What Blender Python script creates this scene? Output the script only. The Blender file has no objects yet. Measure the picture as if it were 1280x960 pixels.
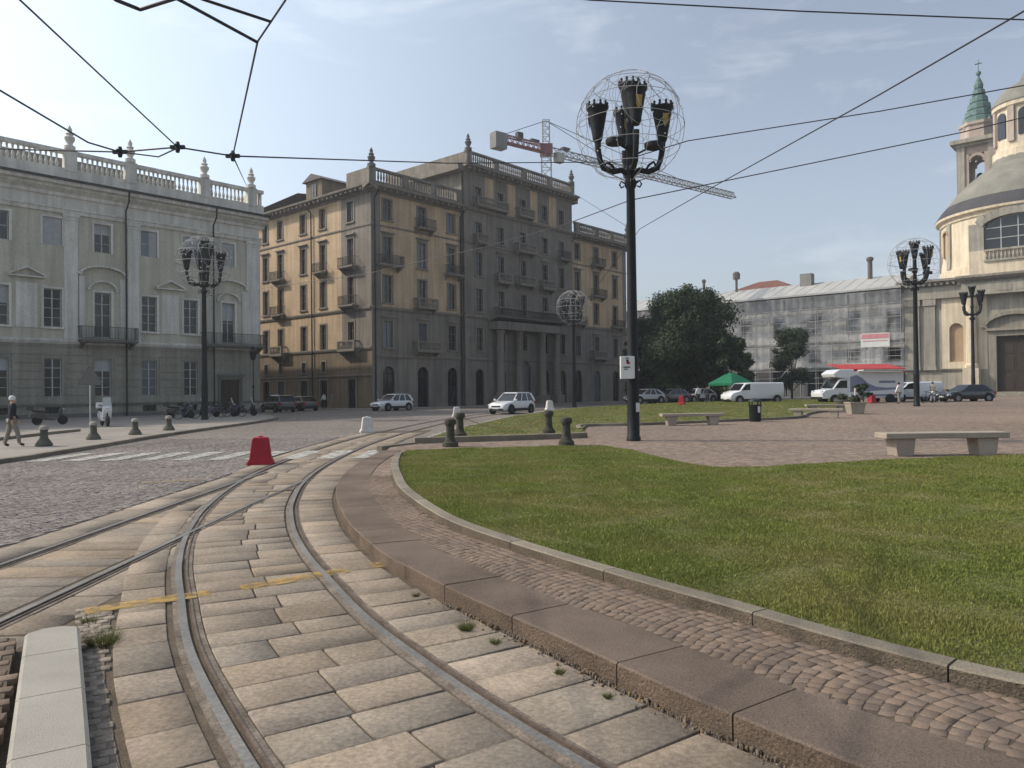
import bpy, bmesh, math, random
import numpy as np
from mathutils import Vector, Matrix
from mathutils.geometry import delaunay_2d_cdt
random.seed(7); rng = np.random.default_rng(7)
PI = math.pi
SC = bpy.context.scene
COL = SC.collection

# ------------------------------------------------------------------ camera
F = 950.0; CH = 1.85
roll = math.radians(.6); pit = math.atan(8 / F)
FW = Vector((0, math.cos(pit), math.sin(pit)))
R0 = Vector((1, 0, 0)); U0 = R0.cross(FW)
CR = R0 * math.cos(roll) - U0 * math.sin(roll)
CU = U0 * math.cos(roll) + R0 * math.sin(roll)
EYE = Vector((0, 0, CH))
cam = bpy.data.objects.new('camera', bpy.data.cameras.new('camera')); COL.objects.link(cam)
cam.matrix_world = Matrix(((CR.x, CU.x, -FW.x, 0), (CR.y, CU.y, -FW.y, 0), (CR.z, CU.z, -FW.z, CH), (0, 0, 0, 1)))
cam.data.sensor_width = 36; cam.data.lens = F / 1280 * 36; cam.data.clip_end = 3000; cam.data.clip_start = .05
SC.camera = cam
def ray(px, py): return FW + CR * ((px - 640) / F) - CU * ((py - 480) / F)
def at(px, py, z=0.0):                      # point of the survey at height z
    d = ray(px, py); return EYE + d * ((z - CH) / d.z)
def dep(px, py, Y):                         # point of the survey at distance Y
    d = ray(px, py); return EYE + d * (Y / d.y)
AZ = math.radians(41.4)
UD = Vector((math.sin(AZ), math.cos(AZ), 0)); VD = Vector((-math.cos(AZ), math.sin(AZ), 0))
ROT_UV = math.atan2(UD.y, UD.x)             # local x along u, local y along v
ROT_CH = ROT_UV - PI / 2                    # local x along -v, local y along u
CORNER = Vector((-14.7, 80, 0)); CHURCH = Vector((72, 112, 0))

# ------------------------------------------------------------------ materials
MATS = {}
def mat(name, col, rough=.8, var=.12, scale=3.0, bump=0, bscale=30, island=0, metal=0, streak=0, col2=None,
        spec=.22, fine=0, detail=4, coat=0, patch=None):
    m = bpy.data.materials.new(name); m.use_nodes = True
    nt = m.node_tree; N = nt.nodes; L = nt.links
    b = N['Principled BSDF']
    b.inputs['Roughness'].default_value = rough; b.inputs['Metallic'].default_value = metal
    b.inputs['Specular IOR Level'].default_value = spec
    if coat: b.inputs['Coat Weight'].default_value = coat; b.inputs['Coat Roughness'].default_value = .08
    tc = N.new('ShaderNodeTexCoord')
    def noise(sc, vec=None, det=4):
        n = N.new('ShaderNodeTexNoise'); n.inputs['Scale'].default_value = sc; n.inputs['Detail'].default_value = det
        n.inputs['Roughness'].default_value = .6
        L.new(vec or tc.outputs['Object'], n.inputs['Vector']); return n.outputs['Fac']
    def ramp(sock, lo, hi, a=.3, c=.7):
        r = N.new('ShaderNodeMapRange'); r.inputs['From Min'].default_value = a; r.inputs['From Max'].default_value = c
        r.inputs['To Min'].default_value = lo; r.inputs['To Max'].default_value = hi
        L.new(sock, r.inputs['Value']); return r.outputs['Result']
    def mul(a, bb):
        k = N.new('ShaderNodeMath'); k.operation = 'MULTIPLY'; L.new(a, k.inputs[0]); L.new(bb, k.inputs[1]); return k.outputs[0]
    fac = ramp(noise(scale), 1 - var, 1 + var)
    if fine: fac = mul(fac, ramp(noise(fine, det=2), 1 - var, 1 + var))
    if streak:
        mp = N.new('ShaderNodeMapping'); mp.inputs['Scale'].default_value = (2.2, 2.2, .12)
        L.new(tc.outputs['Object'], mp.inputs['Vector'])
        fac = mul(fac, ramp(noise(1.0, mp.outputs[0], 6), 1 - streak, 1.04, .35, .62))
    if island:
        g = N.new('ShaderNodeNewGeometry')
        fac = mul(fac, ramp(g.outputs['Random Per Island'], 1 - island, 1 + island, 0, 1))
    base = N.new('ShaderNodeRGB'); base.outputs[0].default_value = (*col, 1); bs = base.outputs[0]
    if col2:
        mx = N.new('ShaderNodeMix'); mx.data_type = 'RGBA'
        if island:
            g2 = N.new('ShaderNodeNewGeometry'); w = N.new('ShaderNodeTexWhiteNoise'); w.noise_dimensions = '1D'
            L.new(g2.outputs['Random Per Island'], w.inputs['W']); f2 = ramp(w.outputs['Value'], 0, 1, .35, .95)
        else: f2 = ramp(noise(patch or scale * .35), 0, 1, .42, .62)
        L.new(f2, mx.inputs[0]); L.new(bs, mx.inputs[6]); mx.inputs[7].default_value = (*col2, 1); bs = mx.outputs[2]
    vm = N.new('ShaderNodeVectorMath'); vm.operation = 'SCALE'
    L.new(bs, vm.inputs[0]); L.new(fac, vm.inputs['Scale']); L.new(vm.outputs[0], b.inputs['Base Color'])
    if bump:
        bn = N.new('ShaderNodeBump'); bn.inputs['Strength'].default_value = bump; bn.inputs['Distance'].default_value = .02
        L.new(noise(bscale, det=detail), bn.inputs['Height']); L.new(bn.outputs[0], b.inputs['Normal'])
    MATS[name] = m; return m

M = {}
def dm(key, *a, **k): M[key] = mat(key, *a, **k)
dm('cobble_street', (.19, .165, .147), .85, .22, .35, island=.2, fine=40, bump=.3, bscale=90, col2=(.155, .138, .13))
dm('slab_stone', (.232, .188, .144), .88, .25, 1.3, island=.09, fine=34, bump=.4, bscale=130, col2=(.222, .184, .147))
dm('slab_ochre', (.245, .190, .137), .88, .25, 1.3, island=.09, fine=34, bump=.4, bscale=130, col2=(.233, .186, .14))
dm('slab_grey', (.222, .188, .150), .88, .25, 1.3, island=.09, fine=34, bump=.4, bscale=130, col2=(.226, .187, .15))
dm('gap_sand', (.10, .078, .058), .95, .3, 4, fine=60, bump=.4, bscale=120)
dm('porphyry', (.175, .13, .10), .88, .15, .6, island=.14, fine=60, bump=.3, bscale=110, col2=(.155, .12, .097), spec=.12)
dm('kerb_granite', (.158, .122, .098), .92, .25, 1.2, island=.08, fine=75, bump=.8, bscale=130, spec=.12)
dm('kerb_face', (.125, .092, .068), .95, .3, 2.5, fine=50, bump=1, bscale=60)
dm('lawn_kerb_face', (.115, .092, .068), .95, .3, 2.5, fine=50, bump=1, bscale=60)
dm('bollard_dark', (.06, .058, .045), .95, .35, 4, fine=30, bump=.6, bscale=50)
dm('lawn_kerb', (.19, .165, .128), .9, .22, 1.2, island=.14, fine=60, bump=.5, bscale=110)
dm('pale_granite', (.30, .28, .245), .88, .12, 1.5, fine=90, bump=.4, bscale=140)
dm('mortar', (.16, .132, .108), .95, .35, 3, fine=40, bump=.5, bscale=100)
dm('rail_steel', (.24, .215, .185), .42, .25, 1.5, fine=30, metal=.7, spec=.5)
dm('rail_rust', (.10, .075, .06), .8, .3, 6, fine=50)
dm('soil', (.105, .11, .045), .95, .3, .8, fine=25, bump=.6, bscale=60, col2=(.165, .145, .075))
dm('piazza_stone', (.205, .155, .122), .9, .13, .12, fine=9, bump=.3, bscale=40, col2=(.182, .145, .12), spec=.12)
dm('paint_white', (.62, .61, .58), .8, .2, 3, fine=14)
dm('pavement', (.25, .225, .2), .85, .15, .6, fine=18, bump=.3, bscale=40)
dm('asphalt', (.12, .115, .115), .85, .2, .3, fine=12, bump=.3, bscale=60)
dm('plaster_pale', (.49, .465, .375), .88, .1, .5, streak=.24, fine=6)
dm('trim_pale', (.61, .59, .53), .85, .1, .6, streak=.26, fine=8, bump=.15, bscale=12)
dm('rustic_pale', (.275, .26, .215), .88, .12, .5, streak=.28, fine=6)
dm('stone_grey_dark', (.13, .128, .12), .88, .12, .8, fine=10)
dm('ochre', (.52, .385, .25), .9, .12, .45, streak=.25, fine=5, col2=(.46, .345, .225))
dm('stone_facade', (.225, .20, .168), .9, .15, .6, streak=.32, fine=7, bump=.3, bscale=10, col2=(.19, .172, .148))
dm('stone_trim', (.225, .20, .168), .88, .12, .7, streak=.25, fine=9)
dm('base_stone', (.205, .155, .10), .9, .12, .6, streak=.28, fine=7, bump=.3, bscale=10, col2=(.17, .14, .1))
dm('roof_dark', (.12, .105, .10), .8, .2, 1.2, fine=12, bump=.3, bscale=20)
dm('roof_tile', (.15, .068, .052), .9, .3, .8, fine=10, bump=.5, bscale=14)
dm('iron', (.022, .024, .026), .5, .2, 4)
dm('lamp_iron', (.010, .012, .014), .6, .25, 3, fine=20, spec=.25)
dm('wire', (.035, .035, .04), .5, .1, 1)
dm('frame_wood', (.14, .115, .09), .6, .2, 3)
dm('frame_pale', (.42, .43, .42), .6, .12, 3)
dm('shutter_grey', (.36, .38, .39), .65, .1, 3)
dm('door_wood', (.045, .033, .026), .6, .25, 2.5)
dm('church_cream', (.60, .515, .385), .88, .1, .5, streak=.22, fine=6)
dm('church_stone', (.26, .235, .19), .88, .13, .6, streak=.28, fine=8, bump=.25, bscale=9)
dm('church_trim', (.33, .305, .255), .88, .14, .6, streak=.3, fine=8)
dm('niche_ochre', (.36, .255, .16), .88, .1, .6)
dm('lead', (.195, .185, .155), .75, .16, .5, fine=6, col2=(.165, .16, .135))
dm('lead_dark', (.05, .047, .05), .65, .2, .5, fine=6)
dm('copper_green', (.095, .155, .14), .75, .3, 1.2, fine=9)
dm('tower_pink', (.38, .31, .265), .88, .1, .6, streak=.2)
dm('convent_wall', (.47, .465, .45), .9, .1, .4, streak=.25, fine=5)
dm('sheet_roof', (.36, .355, .34), .6, .12, .3, fine=4)
dm('steel_tube', (.42, .42, .42), .6, .15, 2)
dm('deck_board', (.36, .33, .28), .85, .2, 2)
dm('crane_red', (.22, .08, .078), .65, .15, 1)
dm('crane_white', (.40, .39, .36), .7, .1, 1)
dm('concrete', (.2, .195, .18), .9, .15, .8, fine=8)
dm('bench_stone', (.29, .25, .205), .88, .14, 1.4, fine=30, bump=.4, bscale=60)
dm('bollard_stone', (.10, .095, .075), .9, .25, 3, fine=30, bump=.5, bscale=50)
dm('plastic_red', (.31, .016, .028), .6, .12, 2, fine=5)
dm('plastic_white', (.52, .50, .465), .65, .08, 2, fine=5)
dm('plastic_green', (.008, .125, .06), .7, .12, 1)
dm('cloth_red', (.38, .05, .05), .75, .15, 1.2)
dm('bin_green', (.016, .024, .022), .5, .15, 2)
dm('car_white', (.62, .63, .64), .3, .03, 1, coat=.6, spec=.5)
dm('car_black', (.012, .016, .018), .25, .1, 1, coat=.9, spec=.5)
dm('car_grey', (.09, .095, .09), .35, .06, 1, coat=.7, spec=.5)
dm('car_silver', (.36, .37, .37), .3, .05, 1, coat=.8, spec=.5)
dm('car_blue', (.03, .045, .11), .3, .06, 1, coat=.8, spec=.5)
dm('glass_car', (.012, .015, .018), .08, .05, 1, spec=.5)
dm('tyre', (.018, .018, .018), .85, .15, 4)
dm('rim', (.32, .33, .34), .35, .1, 4, metal=.6, spec=.5)
dm('trim_black', (.018, .018, .02), .65, .15, 4)
dm('light_clear', (.62, .64, .66), .15, .05, 2, spec=.5)
dm('light_red', (.35, .012, .012), .2, .05, 2)
dm('plate_white', (.6, .6, .58), .5, .05, 2)
dm('skin', (.45, .27, .19), .6, .08, 6)
dm('cloth_navy', (.016, .02, .03), .9, .2, 6)
dm('cloth_beige', (.22, .2, .17), .9, .12, 6)
dm('cloth_white', (.62, .62, .6), .9, .1, 6)
dm('cloth_dark', (.03, .03, .035), .9, .2, 6)
dm('cloth_tan', (.34, .22, .12), .9, .15, 6)
dm('hair_grey', (.4, .39, .37), .9, .2, 20)
dm('hair_dark', (.03, .022, .018), .8, .2, 20)
dm('shoe', (.02, .02, .022), .7, .2, 6)
dm('bark', (.065, .05, .038), .95, .3, 3, bump=.6, bscale=12)
dm('emblem_gold', (.34, .23, .06), .7, .15, 6)
dm('emblem_blue', (.05, .07, .2), .5, .15, 6)
dm('leaf_litter', (.16, .105, .05), .9, .3, 6)
dm('globe_wire', (.32, .32, .32), .6, .15, 2)
dm('terracotta', (.3, .22, .16), .9, .15, 3)
dm('blue_paint', (.2, .21, .30), .6, .1, 2)

def leafmat(name, c1, c2, isl=.35, trans=.25):
    m = mat(name, c1, .6, .18, 1.2, island=isl, col2=c2, spec=.25)
    nt = m.node_tree; N = nt.nodes; L = nt.links; b = N['Principled BSDF']
    t = N.new('ShaderNodeBsdfTranslucent'); mx = N.new('ShaderNodeMixShader'); mx.inputs[0].default_value = trans
    src = b.inputs['Base Color'].links[0].from_socket
    L.new(src, t.inputs['Color']); L.new(b.outputs[0], mx.inputs[1]); L.new(t.outputs[0], mx.inputs[2])
    L.new(mx.outputs[0], N['Material Output'].inputs['Surface']); M[name] = m; return m
leafmat('leaf_dark', (.028, .044, .018), (.052, .078, .028), .4, .2)
leafmat('leaf_mid', (.04, .058, .03), (.055, .075, .04))
leafmat('weed', (.075, .10, .03), (.17, .14, .05))
def grassmat():
    m = leafmat('grass', (.148, .180, .036), (.20, .218, .060), .22, .3)
    nt = m.node_tree; N = nt.nodes; L = nt.links; b = N['Principled BSDF']
    src = b.inputs['Base Color'].links[0].from_socket
    g = N.new('ShaderNodeNewGeometry'); n = N.new('ShaderNodeTexNoise'); n.inputs['Scale'].default_value = .55; n.inputs['Detail'].default_value = 5
    L.new(g.outputs['Position'], n.inputs['Vector'])
    r = N.new('ShaderNodeMapRange'); r.inputs['From Min'].default_value = .44; r.inputs['From Max'].default_value = .66
    L.new(n.outputs['Fac'], r.inputs['Value'])
    mx = N.new('ShaderNodeMix'); mx.data_type = 'RGBA'; mx.inputs[7].default_value = (.235, .215, .075, 1)
    sc = N.new('ShaderNodeMath'); sc.operation = 'MULTIPLY'; sc.inputs[1].default_value = .75; L.new(r.outputs[0], sc.inputs[0])
    L.new(sc.outputs[0], mx.inputs[0]); L.new(src, mx.inputs[6])
    for lk in list(src.links):
        if lk.to_node.name != mx.name: ts = lk.to_socket; L.remove(lk); L.new(mx.outputs[2], ts)
grassmat()
def glassmat(name, col, rough):
    m = mat(name, col, rough, .1, .4, spec=.5); N = m.node_tree.nodes; L = m.node_tree.links
    b = N['Principled BSDF']; o = N.new('ShaderNodeObjectInfo')
    r = N.new('ShaderNodeMapRange'); r.inputs['From Min'].default_value = .72; r.inputs['From Max'].default_value = 1
    r.inputs['To Min'].default_value = .7; r.inputs['To Max'].default_value = 7; L.new(o.outputs['Random'], r.inputs['Value'])
    src = b.inputs['Base Color'].links[0].from_socket; v = N.new('ShaderNodeVectorMath'); v.operation = 'SCALE'
    L.new(src, v.inputs[0]); L.new(r.outputs[0], v.inputs['Scale']); L.new(v.outputs[0], b.inputs['Base Color'])
    bn = N.new('ShaderNodeBump'); bn.inputs['Strength'].default_value = .05
    n = N.new('ShaderNodeTexNoise'); n.inputs['Scale'].default_value = 1.5
    tc = N.new('ShaderNodeTexCoord'); L.new(tc.outputs['Object'], n.inputs['Vector'])
    L.new(n.outputs['Fac'], bn.inputs['Height']); L.new(bn.outputs[0], b.inputs['Normal']); M[name] = m
glassmat('glass', (.017, .021, .026), .12)
def alphamat(name, col, lo, hi, scale, rough=.8, mask='noise'):
    m = mat(name, col, rough, .12, 3, fine=15, island=.16 if 'net' in name else 0); N = m.node_tree.nodes; L = m.node_tree.links
    b = N['Principled BSDF']; tc = N.new('ShaderNodeTexCoord')
    n = N.new('ShaderNodeTexNoise'); n.inputs['Scale'].default_value = scale; n.inputs['Detail'].default_value = 6
    L.new(tc.outputs['Object'], n.inputs['Vector'])
    r = N.new('ShaderNodeMapRange'); r.inputs['From Min'].default_value = .42; r.inputs['From Max'].default_value = .58
    r.inputs['To Min'].default_value = lo; r.inputs['To Max'].default_value = hi
    L.new(n.outputs['Fac'], r.inputs['Value']); L.new(r.outputs[0], b.inputs['Alpha']); M[name] = m
alphamat('worn_yellow', (.38, .245, .075), .2, .7, 9)
alphamat('worn_white', (.46, .45, .42), .35, .85, 5)
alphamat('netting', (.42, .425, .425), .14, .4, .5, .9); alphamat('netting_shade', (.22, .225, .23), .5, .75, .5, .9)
alphamat('stain', (.045, .04, .036), 0, .6, 3.5, .9)
def voronoi_ground(key, scale):               # far cobbles: cell colour and joint relief
    m = M[key]; N = m.node_tree.nodes; L = m.node_tree.links; b = N['Principled BSDF']
    tc = N.new('ShaderNodeTexCoord'); v = N.new('ShaderNodeTexVoronoi'); v.inputs['Scale'].default_value = scale
    L.new(tc.outputs['Object'], v.inputs['Vector'])
    src = b.inputs['Base Color'].links[0].from_socket
    r = N.new('ShaderNodeMapRange'); r.inputs['To Min'].default_value = .65; r.inputs['To Max'].default_value = 1.3
    sx = N.new('ShaderNodeSeparateColor'); L.new(v.outputs['Color'], sx.inputs[0]); L.new(sx.outputs[0], r.inputs['Value'])
    vm = N.new('ShaderNodeVectorMath'); vm.operation = 'SCALE'; L.new(src, vm.inputs[0]); L.new(r.outputs[0], vm.inputs['Scale'])
    L.new(vm.outputs[0], b.inputs['Base Color'])
    bn = N.new('ShaderNodeBump'); bn.inputs['Strength'].default_value = .6; bn.inputs['Distance'].default_value = .02; bn.invert = True
    L.new(v.outputs['Distance'], bn.inputs['Height']); L.new(bn.outputs[0], b.inputs['Normal'])
dm('street_far', (.175, .15, .132), .88, .16, .12, fine=7)
voronoi_ground('street_far', 9); voronoi_ground('piazza_stone', 9)

# ------------------------------------------------------------------ mesh helpers
class MB:
    def __init__(s): s.v = []; s.f = []; s.m = []
    def add(s, vs, fs, m=0):
        o = len(s.v); s.v += [tuple(p) for p in vs]; s.f += [tuple(i + o for i in f) for f in fs]; s.m += [m] * len(fs); return s
    def box(s, x0, x1, y0, y1, z0, z1, m=0, rot=0, c=(0, 0)):
        vs = [(x, y, z) for z in (z0, z1) for x, y in ((x0, y0), (x1, y0), (x1, y1), (x0, y1))]
        if rot:
            k, q = math.cos(rot), math.sin(rot)
            vs = [(c[0] + (x - c[0]) * k - (y - c[1]) * q, c[1] + (x - c[0]) * q + (y - c[1]) * k, z) for x, y, z in vs]
        return s.add(vs, [(3, 2, 1, 0), (4, 5, 6, 7), (0, 1, 5, 4), (1, 2, 6, 5), (2, 3, 7, 6), (3, 0, 4, 7)], m)
    def bar(s, a, b, w, h=None, m=0):
        a = Vector(a); b = Vector(b); h = h or w; d = (b - a).normalized()
        up = Vector((0, 0, 1)) if abs(d.z) < .95 else Vector((0, 1, 0))
        x = d.cross(up).normalized() * w / 2; y = x.cross(d).normalized() * h / 2
        vs = [p + i * x + j * y for p in (a, b) for i, j in ((-1, -1), (1, -1), (1, 1), (-1, 1))]
        return s.add(vs, [(3, 2, 1, 0), (4, 5, 6, 7), (0, 1, 5, 4), (1, 2, 6, 5), (2, 3, 7, 6), (3, 0, 4, 7)], m)
    def tube(s, pts, r, n=6, m=0, closed=False):
        P = [Vector(p) for p in pts]; k = len(P); rs = r if isinstance(r, (list, tuple)) else [r] * k
        vs = []; prev = None
        for i, p in enumerate(P):
            a = P[i - 1] if (i or closed) else p; b = P[(i + 1) % k] if (i < k - 1 or closed) else p
            d = (b - a).normalized()
            if prev is None:
                up = Vector((0, 0, 1)) if abs(d.z) < .9 else Vector((1, 0, 0)); x = d.cross(up).normalized()
            else: x = (prev - d * prev.dot(d)).normalized()
            prev = x; y = d.cross(x)
            vs += [p + (x * math.cos(2 * PI * j / n) + y * math.sin(2 * PI * j / n)) * rs[i] for j in range(n)]
        fs = []
        for i in range(k if closed else k - 1):
            i2 = (i + 1) % k
            fs += [(i * n + j, i * n + (j + 1) % n, i2 * n + (j + 1) % n, i2 * n + j) for j in range(n)]
        if not closed: fs += [tuple(range(n))[::-1], tuple((k - 1) * n + j for j in range(n))]
        return s.add(vs, fs, m)
    def lathe(s, prof, c=(0, 0, 0), n=12, m=0, sx=1, sy=1, ph=0):
        vs = [(c[0] + sx * r * math.cos(2 * PI * j / n + ph), c[1] + sy * r * math.sin(2 * PI * j / n + ph), c[2] + z) for r, z in prof for j in range(n)]
        fs = [(i * n + j, i * n + (j + 1) % n, (i + 1) * n + (j + 1) % n, (i + 1) * n + j) for i in range(len(prof) - 1) for j in range(n)]
        if prof[0][0] > 1e-4: fs.append(tuple(range(n))[::-1])
        if prof[-1][0] > 1e-4: fs.append(tuple((len(prof) - 1) * n + j for j in range(n)))
        return s.add(vs, fs, m)
    def ext_x(s, prof, x0, x1, m=0):                      # closed profile of (y, z) run along x
        n = len(prof); vs = [(x, y, z) for x in (x0, x1) for y, z in prof]
        fs = [(j, (j + 1) % n, n + (j + 1) % n, n + j) for j in range(n)] + [tuple(range(n))[::-1], tuple(range(n, 2 * n))]
        return s.add(vs, fs, m)
    def ext_y(s, prof, y0, y1, m=0):                      # closed profile of (x, z) run along y
        n = len(prof); vs = [(x, y, z) for y in (y0, y1) for x, z in prof]
        fs = [(j, (j + 1) % n, n + (j + 1) % n, n + j)[::-1] for j in range(n)] + [tuple(range(n)), tuple(range(n, 2 * n))[::-1]]
        return s.add(vs, fs, m)
    def mesh(s, name, mats, smooth=False):
        me = bpy.data.meshes.new(name); me.from_pydata(s.v, [], s.f)
        for k in (mats if isinstance(mats, (list, tuple)) else [mats]): me.materials.append(M[k])
        if any(s.m): me.polygons.foreach_set('material_index', s.m)
        if smooth: me.polygons.foreach_set('use_smooth', [True] * len(s.f))
        bm = bmesh.new(); bm.from_mesh(me); bmesh.ops.recalc_face_normals(bm, faces=bm.faces); bm.to_mesh(me); bm.free()
        return me
    def cut(s): s.cuts = getattr(s, 'cuts', []) + [len(s.f)]; return s
    def build_each(s, name, mats, parent=None, **k):
        out = []; ends = sorted(set(getattr(s, 'cuts', []) + [len(s.f)])); a = 0
        for e in ends:
            p = MB(); ix = {}
            for f, m in zip(s.f[a:e], s.m[a:e]):
                p.f.append(tuple(ix.setdefault(i, len(ix)) for i in f)); p.m.append(m)
            p.v = [s.v[i] for i in ix]; a = e
            if p.f: out.append(p.build(name, mats, parent, **k))
        return out
    def build(s, name, mats, parent=None, loc=(0, 0, 0), rz=0, smooth=False, bevel=0):
        o = link(name, s.mesh(name, mats, smooth), parent, loc, rz)
        if bevel:
            b = o.modifiers.new('bevel', 'BEVEL'); b.width = bevel; b.segments = 2; b.limit_method = 'ANGLE'
        if smooth:
            try: o.data.set_sharp_from_angle(angle=math.radians(40))
            except Exception: pass
        return o
def link(name, me, parent=None, loc=(0, 0, 0), rz=0):
    o = bpy.data.objects.new(name, me); COL.objects.link(o); o.location = loc; o.rotation_euler = (0, 0, rz)
    if parent: o.parent = parent
    return o
def thing(name, label, cat, loc=(0, 0, 0), rz=0, group=None):
    o = link(name, None, None, loc, rz); return tag(o, label, cat, group)
def tag(o, label, cat, group=None):
    o['label'] = label; o['category'] = cat
    if group: o['group'] = group
    return o
def structure(o): o['kind'] = 'structure'; return o
def kids(o): return list(o.children)
def copy_tree(o, parent=None):
    c = o.copy(); COL.objects.link(c); c.parent = parent
    for ch in KIDS.get(o.name, None) or [k for k in o.children]: copy_tree(ch, c)
    return c
KIDS = {}
def dup(o, loc, rz, label, group=None, scale=None):
    c = copy_tree(o); c.location = loc; c.rotation_euler = (0, 0, rz); c['label'] = label
    if group: c['group'] = group
    if scale: c.scale = (scale,) * 3
    return c
def np_mesh(name, V, Q, mname, parent=None, mats=None, mi=None):
    me = bpy.data.meshes.new(name); k = Q.shape[1]
    me.vertices.add(len(V)); me.vertices.foreach_set('co', V.astype(np.float32).ravel())
    me.loops.add(Q.size); me.loops.foreach_set('vertex_index', Q.astype(np.int32).ravel())
    me.polygons.add(len(Q)); me.polygons.foreach_set('loop_start', np.arange(0, Q.size, k, dtype=np.int32))
    for q in (mats or [mname]): me.materials.append(M[q])
    if mi is not None: me.polygons.foreach_set('material_index', mi.astype(np.int32))
    me.update(calc_edges=True); me.validate()
    return link(name, me, parent)

def smooth_line(pts, step=.1):
    P = [Vector((*p[:2], 0)) for p in pts]; P = [2 * P[0] - P[1]] + P + [2 * P[-1] - P[-2]]
    out = []
    for i in range(1, len(P) - 2):
        a, b, c, d = P[i - 1:i + 3]; n = max(2, int((c - b).length / step))
        for k in range(n):
            t = k / n
            out.append(.5 * ((2 * b) + (c - a) * t + (2 * a - 5 * b + 4 * c - d) * t * t + (3 * b - a - 3 * c + d) * t ** 3))
    out.append(P[-2])
    A = np.array([(p.x, p.y) for p in out])
    for _ in range(6): A[1:-1] = (A[:-2] + 2 * A[1:-1] + A[2:]) / 4
    s = np.r_[0, np.cumsum(np.linalg.norm(np.diff(A, axis=0), axis=1))]
    n = max(2, int(s[-1] / step)); t = np.linspace(0, s[-1], n + 1)
    return np.c_[np.interp(t, s, A[:, 0]), np.interp(t, s, A[:, 1])]
def arc(A): return np.r_[0, np.cumsum(np.linalg.norm(np.diff(A, axis=0), axis=1))]
def normals(A):                                # right-hand normal
    T = np.gradient(A, axis=0); T /= np.linalg.norm(T, axis=1)[:, None]; return np.c_[T[:, 1], -T[:, 0]]
def pos(A, S, Nn, s, l):
    return np.array([np.interp(s, S, A[:, 0]) + np.interp(s, S, Nn[:, 0]) * l, np.interp(s, S, A[:, 1]) + np.interp(s, S, Nn[:, 1]) * l])
def inside(P, poly):
    x, y = P[:, 0], P[:, 1]; r = np.zeros(len(P), bool); n = len(poly); j = n - 1
    for i in range(n):
        xi, yi = poly[i]; xj, yj = poly[j]
        r ^= ((yi > y) != (yj > y)) & (x < (xj - xi) * (y - yi) / (yj - yi + 1e-12) + xi); j = i
    return r
def rise(x, y):                                # the square climbs gently away to the right
    t = np.clip((np.asarray(y) - 28) / 42, 0, 1); q = np.clip((np.asarray(x) + 4) / 14, 0, 1)
    return .36 * t * t * (3 - 2 * t) * q * q * (3 - 2 * q)
def sheet(name, poly, z, mname, step=3.0, slope=True, skirt=0):
    poly = [tuple(map(float, p[:2])) for p in poly]; P = np.array(poly)
    gx = np.arange(P[:, 0].min(), P[:, 0].max(), step); gy = np.arange(P[:, 1].min(), P[:, 1].max(), step)
    G = np.array([(a, b) for a in gx for b in gy]); G = G[inside(G, poly)] if len(G) else G
    n = len(poly); vs = [Vector(p) for p in poly] + [Vector(p) for p in G]
    r = delaunay_2d_cdt(vs, [(i, (i + 1) % n) for i in range(n)], [list(range(n))], 1, 1e-5)
    mb = MB(); V = [(p.x, p.y, z + (float(rise(p.x, p.y)) if slope else 0)) for p in r[0]]
    cen = [(np.array([V[i][:2] for i in f]).mean(0)) for f in r[2]]
    keep = inside(np.array(cen), poly); mb.add(V, [f for f, k in zip(r[2], keep) if k])
    if skirt:
        zz = [z + (float(rise(*p)) if slope else 0) for p in poly]
        for i in range(n):
            j = (i + 1) % n; mb.add([(*poly[i], zz[i]), (*poly[j], zz[j]), (*poly[j], zz[j] - skirt), (*poly[i], zz[i] - skirt)], [(0, 1, 2, 3)])
    me = mb.mesh(name, mname)
    o = link(name, me)
    return o
def stones(name, C, A, B, rot, z, h, mname, inset=.012, tilt=.02, mats=None, mi=None, quads=None):
    """many small setts or slabs; C centres, A/B half sizes, or quads (n,4,2) outlines"""
    if quads is None:
        k, q = np.cos(rot), np.sin(rot); Q = []
        for sx, sy in ((-1, -1), (1, -1), (1, 1), (-1, 1)):
            Q.append(np.c_[C[:, 0] + sx * A * k - sy * B * q, C[:, 1] + sx * A * q + sy * B * k])
        quads = np.stack(Q, 1)
    n = len(quads); cen = quads.mean(1, keepdims=True); ln = np.linalg.norm(quads - cen, axis=2, keepdims=True)
    jit = rng.normal(0, 1, quads.shape) * inset * .35
    top = cen + (quads - cen) * (1 - inset / ln) + jit
    zt = np.broadcast_to(np.asarray(z, float).reshape(-1, 1), (n, 4)) + rng.normal(0, 1, (n, 4)) * tilt * .15 + rng.normal(0, 1, (n, 1)) * tilt * .25
    out = cen + (quads - cen) * (1 - inset * .15 / ln); zo = zt - inset * .4
    bot = out; zb = zo - h
    V = np.concatenate([np.dstack([bot, zb]), np.dstack([out, zo]), np.dstack([top, zt])], 1).reshape(-1, 3)
    base = np.array([[8, 9, 10, 11]] + [[o + i, o + (i + 1) % 4, o + 4 + (i + 1) % 4, o + 4 + i] for o in (4, 0) for i in range(4)])
    Qd = (base[None] + 12 * np.arange(n)[:, None, None]).reshape(-1, 4)
    return np_mesh(name, V, Qd, mname, mats=mats, mi=None if mi is None else np.repeat(mi, 9))

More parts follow.
